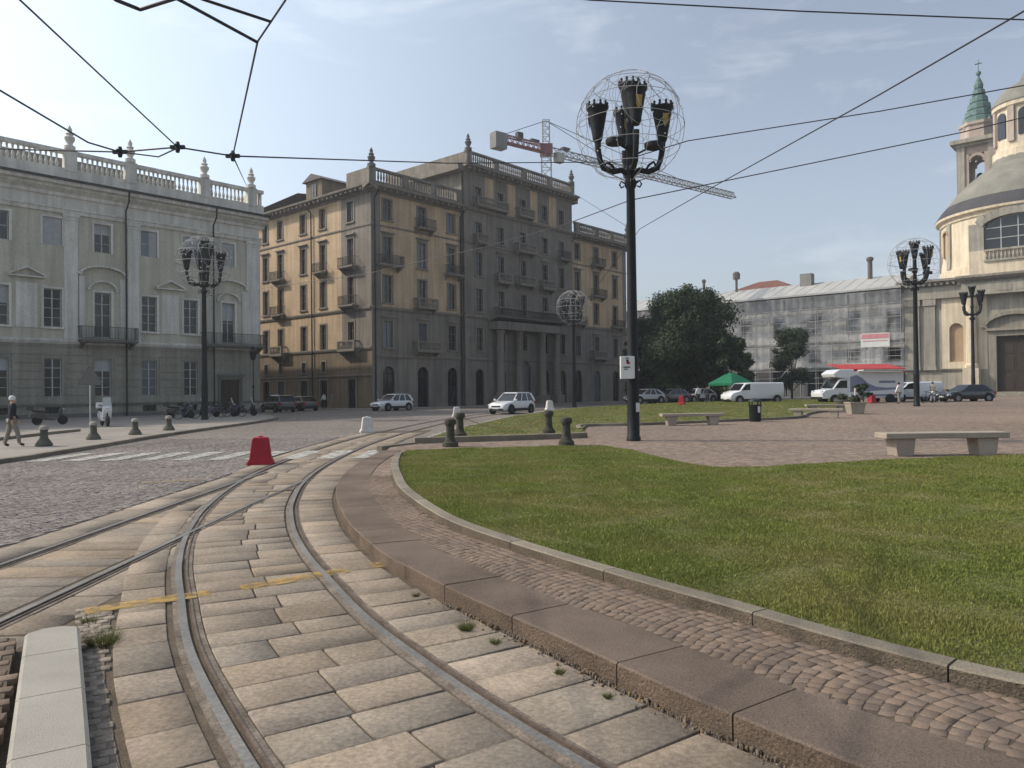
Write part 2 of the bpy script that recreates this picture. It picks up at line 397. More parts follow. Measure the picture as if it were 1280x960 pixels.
# ------------------------------------------------------------------ survey lines of the ground
RAIL_R = smooth_line([(2.1, 1.3), (1.15, 2.6), (.31, 3.76), (-.06, 4.28), (-.58, 5.1), (-1.2, 6.17), (-1.8, 7.44), (-2.3, 8.53), (-2.87, 9.99), (-3.33, 11.42), (-3.67, 12.65),
                      (-4.2, 15.14), (-4.58, 17.87), (-4.82, 21.0), (-4.98, 25.1), (-4.95, 28.7), (-4.6, 36), (-3.6, 46), (-1.9, 56), (1, 66), (6, 76)])
RS = arc(RAIL_R); RN = normals(RAIL_R)
GAUGE = 1.33
RAIL_L = RAIL_R - RN * GAUGE
STR_L = smooth_line([(-5.45, 1.5), (-5.5, 5), (-5.56, 9.34), (-5.62, 12), (-5.66, 14), (-5.70, 16.2), (-5.72, 17.6)])
STR_R = smooth_line([(-4.12, 1.5), (-4.17, 6.5), (-4.23, 9), (-4.3, 11.5), (-4.33, 13.5), (-4.34, 15.4), (-4.37, 16.4)])
KERB_O = smooth_line([(3.3, 1.5), (2.4, 2.45), (1.54, 3.44), (1.36, 3.67), (.92, 4.29), (.67, 4.68), (.24, 5.37), (-.16, 5.96), (-.66, 6.75), (-1.0, 7.35), (-1.41, 8.1), (-1.85, 9.15), (-2.14, 9.9), (-2.44, 10.85), (-2.88, 12.4), (-3.3, 14.31), (-3.6, 16.6), (-3.75, 19), (-3.8, 22.1)])
KERB_I = smooth_line([(5.2, 2.2), (4, 3.1), (2.75, 4.12), (2.38, 4.49), (2.01, 4.96), (1.61, 5.58), (1.1, 6.3), (.73, 6.86), (.13, 7.8), (-.62, 9.1), (-1.12, 10.3), (-1.86, 12.6), (-2.35, 14.9), (-2.72, 17.0), (-3.0, 19.2), (-3.1, 20.4)])
LAWN_FAR = [(-2.9, 21.1), (-1.85, 21.7), (.2, 22.1), (1.6, 22.3), (2.6, 22.0), (3.15, 20.9), (3.4, 19.3), (3.75, 16.9), (4.27, 15.75), (5.33, 15.9), (6.8, 16.5), (8.23, 17.04), (10, 17.5), (12.01, 17.86), (16, 18.3), (24, 18.8)]
FAR_LAWN = [(-3.15, 24.9), (0, 25.9), (2.6, 26.9), (2.9, 31.5), (3.4, 34.9), (6, 35.3), (10, 37.3), (14.93, 40.0), (17, 44), (21, 50), (30, 66), (33, 80), (26, 78), (16, 70), (9.8, 63), (4.2, 58.5), (.3, 48.5), (-2.0, 36), (-2.75, 30)]
LEFT_KERB = smooth_line([(-13.6, 2), (-13.8, 20.48), (-13.9, 22.28), (-14.1, 24.79), (-14.45, 27.94), (-15.0, 32.63), (-15.35, 38.22), (-15.6, 46.12), (-16.4, 53), (-19, 60), (-22.5, 65), (-28, 70)], .4)

# ---- street and square
o = structure(sheet('street', [(-185, -35), (225, -35), (225, 325), (-185, 325)], 0, 'street_far', 60, slope=False))
lowk = [tuple(p) for p in (KERB_O + normals(KERB_O) * .12)]
plaza = lowk + [(-3.85, 24.8)] + [(-3.4, 24.95), (-2.95, 30), (-2.2, 36), (.1, 48.5), (4.0, 58.9), (9.6, 63.5), (15.8, 70.6), (26, 84), (33, 92), (100, 92), (100, 1.5)]
structure(sheet('piazza', plaza, .14, 'piazza_stone', 3, skirt=.2))
structure(sheet('church_road', [(24, 91.6), (100, 91.6), (140, 150), (60, 180), (10, 140)], .25, 'asphalt', 6, slope=False))

# ---- outer kerb: broad granite slabs
def kerb_run(name, line, width, ztop, zbot, mname, length, gap=.006, right=True, inset=.012):
    S = arc(line); Nn = normals(line); sg = 1 if right else -1; s = 0; quads = []
    while s < S[-1] - .3:
        L = min(length * random.uniform(.75, 1.3), S[-1] - s); k = max(1, int(L / .25))
        for i in range(1):
            quads.append((s + gap, s + L - gap, k))
        s += L
    mb = MB()
    for a, b, k in quads:
        t = np.linspace(a, b, k + 1); dz = random.uniform(-.004, .004)
        rows = []
        for q in t:
            i0 = pos(line, S, Nn, q, 0); i1 = pos(line, S, Nn, q, sg * inset); i2 = pos(line, S, Nn, q, sg * (width - inset)); i3 = pos(line, S, Nn, q, sg * width)
            z = ztop + dz + float(rise(*i0))
            rows.append([(*i0, zbot), (*i0, z - inset), (*i1, z), (*i2, z), (*i3, z - inset), (*i3, zbot)])
        n = 6; vs = [p for r in rows for p in r]
        fs = [(i * n + j, i * n + j + 1, (i + 1) * n + j + 1, (i + 1) * n + j) for i in range(k) for j in range(n - 1)]
        fs += [tuple(range(n)), tuple(k * n + j for j in range(n))]
        mb.add(vs, fs); nf = len(fs)
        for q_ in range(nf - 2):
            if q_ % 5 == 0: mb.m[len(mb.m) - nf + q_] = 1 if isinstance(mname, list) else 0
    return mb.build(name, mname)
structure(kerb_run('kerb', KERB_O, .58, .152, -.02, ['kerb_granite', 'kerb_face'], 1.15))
lk = KERB_I
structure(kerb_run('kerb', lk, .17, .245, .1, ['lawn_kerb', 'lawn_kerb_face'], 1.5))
fl = smooth_line(FAR_LAWN[18:] + FAR_LAWN[:4], .3)
structure(kerb_run('kerb', smooth_line([(-3.2, 24.85), (-.5, 25.7), (2.65, 26.85)], .3), .3, .33, .1, 'lawn_kerb', 1.4, right=False))
structure(kerb_run('kerb', smooth_line([(-4.15, 23.2), (-3.3, 24.85)], .3), .2, .2, -.02, 'lawn_kerb', 1.2))
structure(kerb_run('kerb', smooth_line([(2.9, 31.5), (3.3, 34.7), (6, 35.2), (10, 37.2), (15, 39.9), (17.2, 44), (21.3, 50)], .3), .2, .27, .1, 'lawn_kerb', 1.4, right=False))
structure(kerb_run('kerb', smooth_line([(-3.25, 25.1), (-2.85, 30), (-2.1, 36), (.2, 48.5), (4.1, 58.7), (9.7, 63.3), (16, 70.4)], .3), .2, .22, -.05, 'pale_granite', 1.4))

# ---- lawns: soil plus blades
near_poly = [tuple(p) for p in (KERB_I + normals(KERB_I) * .125)] + LAWN_FAR + [(24, 2.2)]
def lump(x, y): return .03 * np.sin(x * .9 + 1) * np.sin(y * .7) + .02 * np.sin(x * 2.1 + y * 1.3)
structure(sheet('lawn', near_poly, .205, 'soil', 1.0, slope=False))
structure(sheet('lawn', FAR_LAWN, .215, 'soil', 2.0))
def blades(name, poly, n, z, slope, dens):
    P = np.array(poly); x0, y0 = P.min(0); x1, y1 = P.max(0)
    pts = []; tot = 0
    while tot < n:
        k = n * 3; x = rng.uniform(x0, x1, k); y = rng.uniform(y0, y1, k)
        d = np.hypot(x, y); ok = (rng.uniform(0, 1, k) < dens(d)) & (x > -.72 * y - 1.2) & (x < .75 * y + 5)
        q = np.c_[x[ok], y[ok]]; q = q[inside(q, poly)]; pts.append(q); tot += len(q)
    q = np.concatenate(pts)[:n]; d = np.hypot(q[:, 0], q[:, 1])
    tuft = .75 + .35 * np.sin(q[:, 0] * 3.1 + np.sin(q[:, 1] * 2.3) * 2) * np.sin(q[:, 1] * 2.7 + np.sin(q[:, 0] * 1.7))
    h = rng.uniform(.018, .046, n) * tuft * (1 + d * .01); w = rng.uniform(.003, .006, n) * (1 + d * .11)
    a = rng.uniform(0, 2 * PI, n); lean = rng.normal(0, .55, n); la = rng.uniform(0, 2 * PI, n)
    z0 = z + (rise(q[:, 0], q[:, 1]) if slope else 0) * np.ones(n)
    dx, dy = np.cos(a) * w, np.sin(a) * w
    b0 = np.c_[q[:, 0] - dx, q[:, 1] - dy, z0]; b1 = np.c_[q[:, 0] + dx, q[:, 1] + dy, z0]
    tp = np.c_[q[:, 0] + h * lean * np.cos(la), q[:, 1] + h * lean * np.sin(la), z0 + h]
    V = np.stack([b0, b1, tp], 1).reshape(-1, 3); T = np.arange(3 * n).reshape(-1, 3)
    o = np_mesh(name, V, T, 'grass'); o['kind'] = 'stuff'; return o
blades('grass', near_poly, 700000, .2, False, lambda d: np.clip((6 / d) ** 1.3, .05, 1))
blades('grass', FAR_LAWN, 90000, .21, True, lambda d: np.clip((30 / d) ** 1.2, .1, 1))

# ---- tram paving: real slabs between and beside the rails
def slab_rows(A, S, Nn, s0, s1, lat, row, split, z, rot_skew=0):
    quads = []; s = s0
    while s < s1:
        L = row * random.uniform(.8, 1.25)
        la, lb = lat(s + L / 2)
        if lb - la > .08:
            cuts = [la]
            if split:
                k = max(1, int(round((lb - la) / split)))
                cuts += [la + (lb - la) * (i + random.uniform(-.3, .3)) / k for i in range(1, k)]
            cuts.append(lb)
            for a, b in zip(cuts[:-1], cuts[1:]):
                g = .008
                ds = random.uniform(-.012, .012)
                quads.append([pos(A, S, Nn, s + g + ds, a + g), pos(A, S, Nn, s + g + ds, b - g), pos(A, S, Nn, s + L - g + ds, b - g), pos(A, S, Nn, s + L - g + ds, a + g)])
        s += L
    return quads
def kerb_gap(s):                                # room between the right rail and the kerb
    p = pos(RAIL_R, RS, RN, s, 0); n = np.array([np.interp(s, RS, RN[:, 0]), np.interp(s, RS, RN[:, 1])])
    d = KERB_O - p; al = d @ n; ac = np.abs(d @ np.array([-n[1], n[0]])); i = np.argmin(ac)
    return al[i] if ac[i] < .3 else 1.0
Q1 = slab_rows(RAIL_R, RS, RN, .3, 34, lambda s: (-GAUGE + .13, -.09), .40, .66, 0)
Q2 = slab_rows(RAIL_R, RS, RN, .3, 34, lambda s: (.11, max(.12, min(1.4 if s < 20 else .8, kerb_gap(s) - .05))), .42, .8, 0)
Q3 = slab_rows(RAIL_R, RS, RN, .3, 12.8, lambda s: (-GAUGE - .5, -GAUGE - .12), .5, 0, 0)
Q3b = slab_rows(RAIL_R, RS, RN, 18, 34, lambda s: (-GAUGE - .6, -GAUGE - .12), .7, 0, 0)
SL, SNl = arc(STR_L), normals(STR_L)
Q4 = slab_rows(STR_L, SL, SNl, .2, 14.5, lambda s: (.12, 1.22), .42, .8, 0)
Q5 = slab_rows(STR_L, SL, SNl, .2, 16.0, lambda s: (-.62, -.1), 1.1, 0, 0)
Q6 = slab_rows(STR_L, SL, SNl, 2.6, 10, lambda s: (1.45, 1.9), .6, 0, 0)
def zone(q, z, pal, tilt=.005):
    q = np.array(q); n = len(q); mi = rng.choice(len(pal), n, p=[.66, .24, .10] if len(pal) == 3 else None)
    o = stones('tram_paving', None, None, None, None, np.full(n, z), .05, None, .011, tilt, mats=pal, mi=mi, quads=q); return structure(o)
zone(Q1, .021, ['slab_stone', 'slab_grey', 'slab_ochre'])
zone(Q2, .019, ['slab_stone', 'slab_ochre', 'slab_grey'])
zone(Q3, .0185, ['slab_stone', 'slab_grey', 'slab_ochre']); zone(Q3b, .018, ['slab_stone', 'slab_grey', 'slab_ochre'])
zone(Q4, .012, ['slab_grey', 'slab_stone', 'slab_ochre']); zone(Q5, .011, ['slab_grey', 'slab_grey', 'slab_stone'], .005); zone(Q6, .009, ['slab_stone', 'slab_grey', 'slab_ochre'])
bed = [tuple(p) for p in (RAIL_R + RN * .9)[::4]]
bl = [tuple(p) for p in (RAIL_L - RN * .75)[::4]]
structure(sheet('track_bed', [(2.3, 1.6)] + [tuple(p) for p in KERB_O[4:]] + [(-4.0, 25), (-4.1, 29), (-3.75, 36), (-6.6, 36), (-6.35, 17), (-6.3, 1.6)], .004, 'gap_sand', 2, slope=False))

# ---- rails
def rail(line, parent, z=.024):
    mb = MB(); Nn = normals(line); rows = []
    prof = [(-.075, -.02), (-.075, z - .012), (-.034, z - .01), (-.032, z), (.026, z + .002), (.03, z - .004), (.034, z - .03), (.064, z - .03), (.066, z - .004), (.086, z - .003), (.088, z - .012), (.13, z - .014), (.13, -.02)]
    n = len(prof); vs = []
    for p, q in zip(line, Nn): vs += [(p[0] + q[0] * l, p[1] + q[1] * l, zz) for l, zz in prof]
    k = len(line)
    mid = [2, 2, 2, 0, 0, 1, 1, 1, 1, 1, 2, 2]
    for j in range(n - 1): mb.add([], [], 0)
    o = len(mb.v); mb.v += vs
    for i in range(k - 1):
        for j in range(n - 1):
            mb.f.append((o + i * n + j, o + i * n + j + 1, o + (i + 1) * n + j + 1, o + (i + 1) * n + j)); mb.m.append(mid[j])
    return mb.build('rail', ['rail_steel', 'rail_rust', 'mortar'], parent)
tk = thing('tram_track', 'pair of grooved tram rails curving along the raised kerb past the lawn', 'tram track', (0, 0, 0))
rail(RAIL_R, tk, .028); rail(RAIL_L[:], tk, .028)
tk = thing('tram_track', 'straight pair of tram rails at the left that joins the curve by the red barrier', 'tram track', (0, 0, 0))
rail(STR_L, tk, .031); rail(STR_R, tk, .0305)

# ---- setts: street left of the track, sidewalk, strip beside the pale kerb
def arcs_setts(x0, x1, y0, y1, poly, size, W, rot=0, cen=(0, 0)):
    pts = []; rr = W * .8; ny = int((y1 - y0) / size) + int(W / size) + 3
    for k in range(int((x1 - x0) / W) + 2):
        cx = x0 + (k + .5) * W
        for j in range(ny):
            y = y0 - W * .3 + j * size; hw = math.asin(min(.99, W / 2 / rr)); n = int(2 * hw * rr / size)
            for i in range(n):
                a = -hw + (i + .5) * 2 * hw / n
                pts.append((cx + rr * math.sin(a), y + rr * (math.cos(a) - 1) + .22 * rr, -a, math.cos(a)))
    P = np.array(pts); c, s = math.cos(rot), math.sin(rot); d = P[:, :2] - cen
    P[:, 0] = cen[0] + d[:, 0] * c - d[:, 1] * s; P[:, 1] = cen[1] + d[:, 0] * s + d[:, 1] * c; P[:, 2] += rot
    P = P[inside(P[:, :2], poly)]; P[:, :2] += rng.normal(0, size * .05, (len(P), 2)); P[:, 2] += rng.normal(0, .08, len(P)); return P
sw_poly = [tuple(p) for p in (KERB_O + normals(KERB_O) * .572)[:200]]
sw_poly = [p for p in sw_poly if p[1] < 15.5] + [tuple(p) for p in (KERB_I - normals(KERB_I) * .003)[::-1] if p[1] < 15.5]
P = arcs_setts(-4, 5.5, 1.8, 16, sw_poly, .088, 1.1, .55, (0, 6)); n = len(P)
structure(stones('sidewalk_setts', P[:, :2], np.full(n, .0425) * rng.uniform(.9, 1.02, n), P[:, 3] * .0425 * rng.uniform(.94, 1.02, n), P[:, 2], np.full(n, .1505), .03, 'porphyry', .004, .002))
structure(sheet('sidewalk_bed', sw_poly, .1462, 'gap_sand', 2, slope=False))
st_poly = [(-13.75, 6), (-13.75, 20), (-14.4, 27.5), (-14.6, 31), (-7.05, 31), (-6.95, 22), (-6.42, 17), (-6.25, 12), (-6.2, 6)]
P = arcs_setts(-22, -1, 2, 38, st_poly, .112, 1.35, -.25, (-10, 15)); n = len(P)
structure(stones('street_setts', P[:, :2], np.full(n, .053) * rng.uniform(.88, 1.04, n), P[:, 3] * .053 * rng.uniform(.9, 1.03, n), P[:, 2], np.full(n, .018), .03, 'cobble_street', .008, .008))
structure(sheet('street_bed', st_poly, .002, 'gap_sand', 4, slope=False))
cp = [(-3.02, 5.5), (-2.75, 6.6), (-3.75, 6.9), (-3.95, 5.9), (-3.3, 5.6), (-1.92, 3.45), (-1.85, 3.0), (-1.62, 3.2)]
def row_setts(x0, x1, y0, y1, poly, size, rot, cen):
    pts = [(x + (j % 2) * size * .5 + random.uniform(-.1, .1) * size, y0 + j * size, rot, 1) for j in range(int((y1 - y0) / size)) for x in np.arange(x0, x1, size * 1.06)]
    P = np.array(pts); c, s = math.cos(rot), math.sin(rot); d = P[:, :2] - cen
    P[:, 0] = cen[0] + d[:, 0] * c - d[:, 1] * s; P[:, 1] = cen[1] + d[:, 0] * s + d[:, 1] * c
    P = P[inside(P[:, :2], poly)]; P[:, 2] += rng.normal(0, .05, len(P)); return P
rb = (RAIL_L - RN * .54); rb = [tuple(p) for p in rb if 2.3 < p[1] < 6.7]
cp = rb + [(-3.7, 6.5), (-3.3, 5.7), (-3.15, 5.5), (-1.91, 3.46), (-1.5, 2.8), (-1.2, 2.3)]
structure(sheet('strip_bed', cp, .013, 'mortar', 2, slope=False))
P = row_setts(-5, 0, 1, 8.5, cp, .092, .54, (-2.5, 5)); n = len(P)
structure(stones('strip_setts', P[:, :2], rng.uniform(.04, .045, n), rng.uniform(.039, .044, n), P[:, 2], np.full(n, .019), .03, 'slab_grey', .006, .005))
cl = [(-3.6, 5.5), (-2.36, 3.4), (-2.1, 2.8), (-4.0, 2.8), (-4.0, 5.5)]
structure(sheet('island_bed', cl, .1, 'gap_sand', 2, slope=False, skirt=.1))
P = row_setts(-6, 0, 0, 9, cl, .11, .5, (-2.5, 5)); n = len(P)
structure(stones('island_setts', P[:, :2], rng.uniform(.047, .055, n), rng.uniform(.045, .052, n), P[:, 2], np.full(n, .108), .05, 'porphyry', .006, .006))
mb = MB()                                        # pale kerb stones of the island, rounded head
line = [(-3.36, 5.52), (-2.9, 4.8), (-2.12, 3.46), (-1.7, 2.7)]
ctr = smooth_line([(-3.37, 5.56), (-2.75, 4.52), (-2.13, 3.48), (-1.73, 2.8)], .1)
S = arc(ctr); Nn = normals(ctr)
segs = [(0, .62), (.628, 1.42), (1.428, 2.25), (2.258, S[-1])]
for a, b in segs:
    rows = []
    for q in np.linspace(a, b, 10):
        hw = .17; c = pos(ctr, S, Nn, q, 0)
        if a == 0: hw = .17 * min(1, .45 + q / .12)
        w = [(-hw, -.02), (-hw, .14), (-hw + .02, .157), (hw - .02, .157), (hw, .14), (hw, -.02)]
        rows += [(*pos(ctr, S, Nn, q, l), z) for l, z in w]
    fs = [(i * 6 + j, i * 6 + j + 1, (i + 1) * 6 + j + 1, (i + 1) * 6 + j) for i in range(9) for j in range(5)] + [tuple(range(6)), tuple(range(54, 60))]
    mb.add(rows, fs)
structure(mb.build('island_kerb', 'pale_granite'))

# ---- paint
def strip(name, pts, w, z, mname):
    A = smooth_line(pts, .1); Nn = normals(A); mb = MB()
    vs = [(*(p + n * l), z) for p, n in zip(A, Nn) for l in (-w / 2, w / 2)]
    mb.add(vs, [(2 * i, 2 * i + 1, 2 * i + 3, 2 * i + 2) for i in range(len(A) - 1)]); return structure(mb.build(name, mname))
strip('yellow_line', [(-3.62, 6.42), (-3.2, 6.72), (-2.78, 6.98)], .22, .0275, 'worn_yellow')
strip('yellow_line', [(-2.55, 7.12), (-2.06, 7.55), (-1.72, 7.82)], .22, .0275, 'worn_yellow')
strip('yellow_line', [(-1.5, 7.98), (-1.4, 8.06), (-1.16, 8.25)], .22, .0275, 'worn_yellow')
strip('yellow_line', [(-7.6, 15.6), (-7.1, 15.9), (-6.6, 16.1)], .14, .034, 'worn_yellow')
mb = MB()
for x in np.arange(-13.4, -4.2, 1.0):
    z = .034
    mb.add([(x, 20.9, z), (x + .5, 20.9, z), (x + .45, 23.7, z), (x - .05, 23.7, z)], [(0, 1, 2, 3)])
structure(mb.build('zebra_crossing', 'worn_white'))
# ---- pavement in front of the palazzo
pv = [tuple(p) for p in LEFT_KERB] + [(-60, 60), (-80, 30), (-60, 2)]
structure(sheet('pavement', pv, .12, 'pavement', 4, slope=False))
structure(kerb_run('kerb', LEFT_KERB, .25, .135, -.02, 'lawn_kerb', 1.5, right=False))
structure(kerb_run('kerb', smooth_line([(-19.0, 24), (-19.8, 29.4), (-20.3, 33.4), (-20.5, 36.1)], .4), .22, .24, .1, 'lawn_kerb', 1.5, right=False))
c0 = CORNER
def cp_(s, t): p = CORNER + UD * s + VD * t; return (p.x, p.y)
structure(sheet('pavement', [cp_(-2, -4), cp_(52, -4), cp_(52, 1), cp_(.1, 1), cp_(.1, 40), cp_(-2.2, 40)], .10, 'pavement', 6, slope=False, skirt=.2))

# ------------------------------------------------------------------ facades
def cells(xs, holes, zs, mi, mb, y=0.0):
    xs = sorted(set(round(a, 4) for a in xs)); zs = sorted(set(round(a, 4) for a in zs))
    for a, b in zip(xs[:-1], xs[1:]):
        for c, d in zip(zs[:-1], zs[1:]):
            xm, zm = (a + b) / 2, (c + d) / 2
            if any(h[0] < xm < h[1] and h[2] < zm < h[3] for h in holes): continue
            mb.add([(a, y, c), (b, y, c), (b, y, d), (a, y, d)], [(0, 1, 2, 3)], mi(xm, zm))
def facade(parent, x0, x1, z0, z1, holes, mats, mi, xb=(), zb=(), rz=0, loc=(0, 0, 0), reveal=.28, name='wall'):
    """holes (x0,x1,z0,z1,arch); wall face at y=0 looking to -y"""
    mb = MB()
    cells([x0, x1, *xb] + [h[0] for h in holes] + [h[1] for h in holes], holes, [z0, z1, *zb] + [h[2] for h in holes] + [h[3] for h in holes], mi, mb)
    for h in holes:
        a, b, c, d = h[:4]; k = mi((a + b) / 2, (c + d) / 2); r = reveal
        if len(h) > 4 and h[4]:
            n = 8; rad = (b - a) / 2; hh = min(rad, h[4]); cx = (a + b) / 2
            A = [(cx - rad * math.cos(PI * i / n), d - hh + hh * math.sin(PI * i / n)) for i in range(n + 1)]
            for i in range(n):
                p, q = A[i], A[i + 1]; e = a if i < n / 2 else b
                mb.add([(p[0], 0, p[1]), (q[0], 0, q[1]), (q[0], 0, d), (p[0], 0, d)], [(0, 1, 2, 3)], k)
                mb.add([(p[0], 0, p[1]), (q[0], 0, q[1]), (q[0], r, q[1]), (p[0], r, p[1])], [(0, 1, 2, 3)], k)
            ztop = d - hh
        else:
            mb.add([(a, 0, d), (b, 0, d), (b, r, d), (a, r, d)], [(0, 1, 2, 3)], k); ztop = d
        mb.add([(a, 0, c), (a, r, c), (a, r, ztop), (a, 0, ztop)], [(0, 1, 2, 3)], k)
        mb.add([(b, 0, c), (b, r, c), (b, r, ztop), (b, 0, ztop)], [(0, 1, 2, 3)], k)
        mb.add([(a, 0, c), (b, 0, c), (b, r, c), (a, r, c)], [(0, 1, 2, 3)], k)
    return mb.build(name, mats, parent, loc, rz)
MC = {}; RB_ = random.Random(5)
def cached(key, fn):
    if key not in MC: MC[key] = fn()
    return MC[key]
def place(parent, name, me, x, y, z, fr):
    """fr = (ox, oy, rz): facade frame inside the parent"""
    ox, oy, rz = fr; c, s = math.cos(rz), math.sin(rz)
    return link(name, me, parent, (ox + x * c - y * s, oy + x * s + y * c, z), rz)
def window(parent, fr, x, z0, z1, w, fm='frame_wood', sur='stone_trim', hood=None, arch=0, rec=.2, rows=3, shutter=None, sill=True, y=0):
    h = z1 - z0
    def frame():
        b = MB(); t = .07
        b.box(-w / 2, -w / 2 + t, rec, rec + .06, 0, h); b.box(w / 2 - t, w / 2, rec, rec + .06, 0, h)
        b.box(-w / 2 + t, w / 2 - t, rec + .002, rec + .058, 0, t); b.box(-w / 2 + t, w / 2 - t, rec + .002, rec + .058, h - t, h)
        b.box(-.045, .045, rec - .01, rec + .05, t, h - t)
        for i in range(1, rows):
            q = h * i / rows; tt = .035 if i != rows - 1 else .05
            b.box(-w / 2 + t, -.045, rec + .006, rec + .05, q - tt / 2, q + tt / 2); b.box(.045, w / 2 - t, rec + .006, rec + .05, q - tt / 2, q + tt / 2)
        return b.mesh('window', fm)
    wf = place(parent, 'window', cached(('wf', w, round(h, 2), fm, rec, rows), frame), x, y, z0, fr)
    pane = cached(('pn', w, round(h, 2), rec), lambda: MB().add([(-w / 2, rec + .04, 0), (w / 2, rec + .04, 0), (w / 2, rec + .04, h), (-w / 2, rec + .04, h)], [(0, 1, 2, 3)]).mesh('pane', 'glass'))
    link('pane', pane, wf)
    if fm == 'frame_pale' and h > 2 and not shutter:
        q = RB_.random()
        if q < .6:
            hb = round(h * RB_.choice((.3, .42, .5)), 2)
            link('blind', cached(('bl', w, hb, rec), lambda: MB().add([(-w / 2 + .08, rec + .035, 0), (w / 2 - .08, rec + .035, 0), (w / 2 - .08, rec + .035, hb), (-w / 2 + .08, rec + .035, hb)], [(0, 1, 2, 3)]).mesh('blind', 'shutter_grey')), wf, (0, 0, h - hb - .06))
    if sur:
        def surround():
            b = MB(); t = .17; p = -.06
            if arch:
                n = 10; rad = w / 2; hh = min(rad, arch); A = []
                for rr in (0, t):
                    A.append([(-(rad + rr) * math.cos(PI * i / n), h - hh + (hh + rr) * math.sin(PI * i / n)) for i in range(n + 1)])
                for i in range(n):
                    a, c, d, e = A[0][i], A[0][i + 1], A[1][i + 1], A[1][i]
                    vs = [(q[0], p, q[1]) for q in (a, c, d, e)] + [(q[0], .02, q[1]) for q in (a, c, d, e)]
                    b.add(vs, [(0, 1, 2, 3), (0, 1, 5, 4), (2, 3, 7, 6)])
                top = h - hh
            else:
                b.box(-w / 2 - t, w / 2 + t, p, .02, h, h + t); top = h
            b.box(-w / 2 - t, -w / 2, p + .003, .02, 0, top - .002); b.box(w / 2, w / 2 + t, p + .003, .02, 0, top - .002)
            if sill: b.box(-w / 2 - t - .08, w / 2 + t + .08, -.16, .05, -.14, -.003)
            if hood == 'flat':
                b.box(-w / 2 - t - .02, w / 2 + t + .02, -.08, .02, h + t + .02, h + t + .22); b.box(-w / 2 - .32, w / 2 + .32, -.28, .02, h + t + .22, h + t + .34)
            if hood == 'arch':
                n = 8; pts = [(-(w / 2 + .4) * math.cos(PI * i / n), h + t + .15 + .5 * math.sin(PI * i / n)) for i in range(n + 1)]
                for q, r in zip(pts[:-1], pts[1:]): b.bar((q[0], -.14, q[1]), (r[0], -.14, r[1]), .28, .14)
            return b.mesh('window_surround', sur)
        link('window_surround', cached(('sr', w, round(h, 2), sur, hood, arch, sill), surround), wf)
    if shutter:
        kind, sm = shutter
        def sh():
            b = MB(); x0, x1 = (-w / 2 + .02, w / 2 - .02) if kind == 'closed' else (0.02, w / 2 - .02)
            for a, c in (((x0, -.01), (.01, x1)) if kind == 'closed' else ((x0, x1),)):
                b.box(a, c, .06, .1, .02, h - .02)
                for i in range(int(h / .12)): b.box(a + .06, c - .06, .045, .06, .06 + i * .12, .12 + i * .12)
            if kind == 'blind': pass
            return b.mesh('shutter', sm)
        link('shutter', cached(('sh', w, round(h, 2), kind, sm), sh), wf)
    return wf
def balcony(parent, fr, x, z, w, d=.85, stone=False, slab='stone_trim', y=0, h=1.0):
    def sl():
        b = MB(); b.box(-w / 2, w / 2, -d, .01, -.16, 0); b.box(-w / 2 + .06, w / 2 - .06, -d + .06, .01, -.24, -.161)
        for q in (-w / 2 + .25, w / 2 - .25):
            b.ext_x([(.0, -.242), (-d + .15, -.242), (-d + .2, -.32), (-.25, -.6), (0, -.75)], q - .09, q + .09)
        return b.mesh('balcony', slab)
    o = place(parent, 'balcony', cached(('bs', w, d, slab), sl), x, y, z, fr)
    def rl():
        b = MB(); t = .03
        if stone:
            b.box(-w / 2, w / 2, -d + .02, -d + .16, h - .14, h); b.box(-w / 2, w / 2, -d + .03, -d + .15, .001, .1)
            for q in (-1, 1):
                b.box(q * (w / 2 - .08) - .08, q * (w / 2 - .08) + .08, -d + .021, -.01, h - .139, h - .001)
                b.box(q * (w / 2 - .09) - .09, q * (w / 2 - .09) + .09, -d + .022, -d + .158, .1, h - .14)
                for k in range(int(d / .22)): b.lathe([(.03, .1), (.06, .3), (.03, .5), (.05, h - .14)], (q * (w / 2 - .08), -d + .3 + k * .22, 0), 6)
            n = max(2, int(w / .24))
            for i in range(n): b.lathe([(.035, .1), (.075, .32), (.03, .6), (.05, h - .14)], (-w / 2 + .22 + i * (w - .44) / (n - 1), -d + .09, 0), 6)
        else:
            b.box(-w / 2, w / 2, -d + .02, -d + .06, h - .04, h); b.box(-w / 2, w / 2, -d + .022, -d + .058, .08, .11)
            for q in (-1, 1):
                xx = q * (w / 2 - .02); b.box(xx - .02, xx + .02, -d + .06, -.005, h - .042, h - .002); b.box(xx - .018, xx + .018, -d + .06, -.005, .082, .108)
                for k in range(1, int(d / .12)): b.box(xx - .009, xx + .009, -d + k * .12, -d + k * .12 + .018, .108, h - .04)
            n = int(w / .11)
            for i in range(n + 1):
                xx = -w / 2 + .01 + i * (w - .02) / n; tt = .011 if i % 8 else .018
                b.box(xx - tt, xx + tt, -d + .028, -d + .05, .001, h - .04)
        return b.mesh('railing', slab if stone else 'iron')
    link('railing', cached(('br', w, d, stone, slab, h), rl), o)
    return o
def urn(parent, loc, h, mname, sub=None):
    k = h / 2.0
    return MB().lathe([(.42 * k, 0), (.42 * k, .3 * k), (.28 * k, .34 * k), (.2 * k, .5 * k), (.36 * k, .78 * k), (.4 * k, .98 * k), (.22 * k, 1.15 * k), (.3 * k, 1.28 * k), (.15 * k, 1.42 * k), (.19 * k, 1.62 * k), (.05 * k, 1.9 * k), (0, 2.0 * k)], (0, 0, 0), 10).build('finial', mname, parent, loc, 0, True)
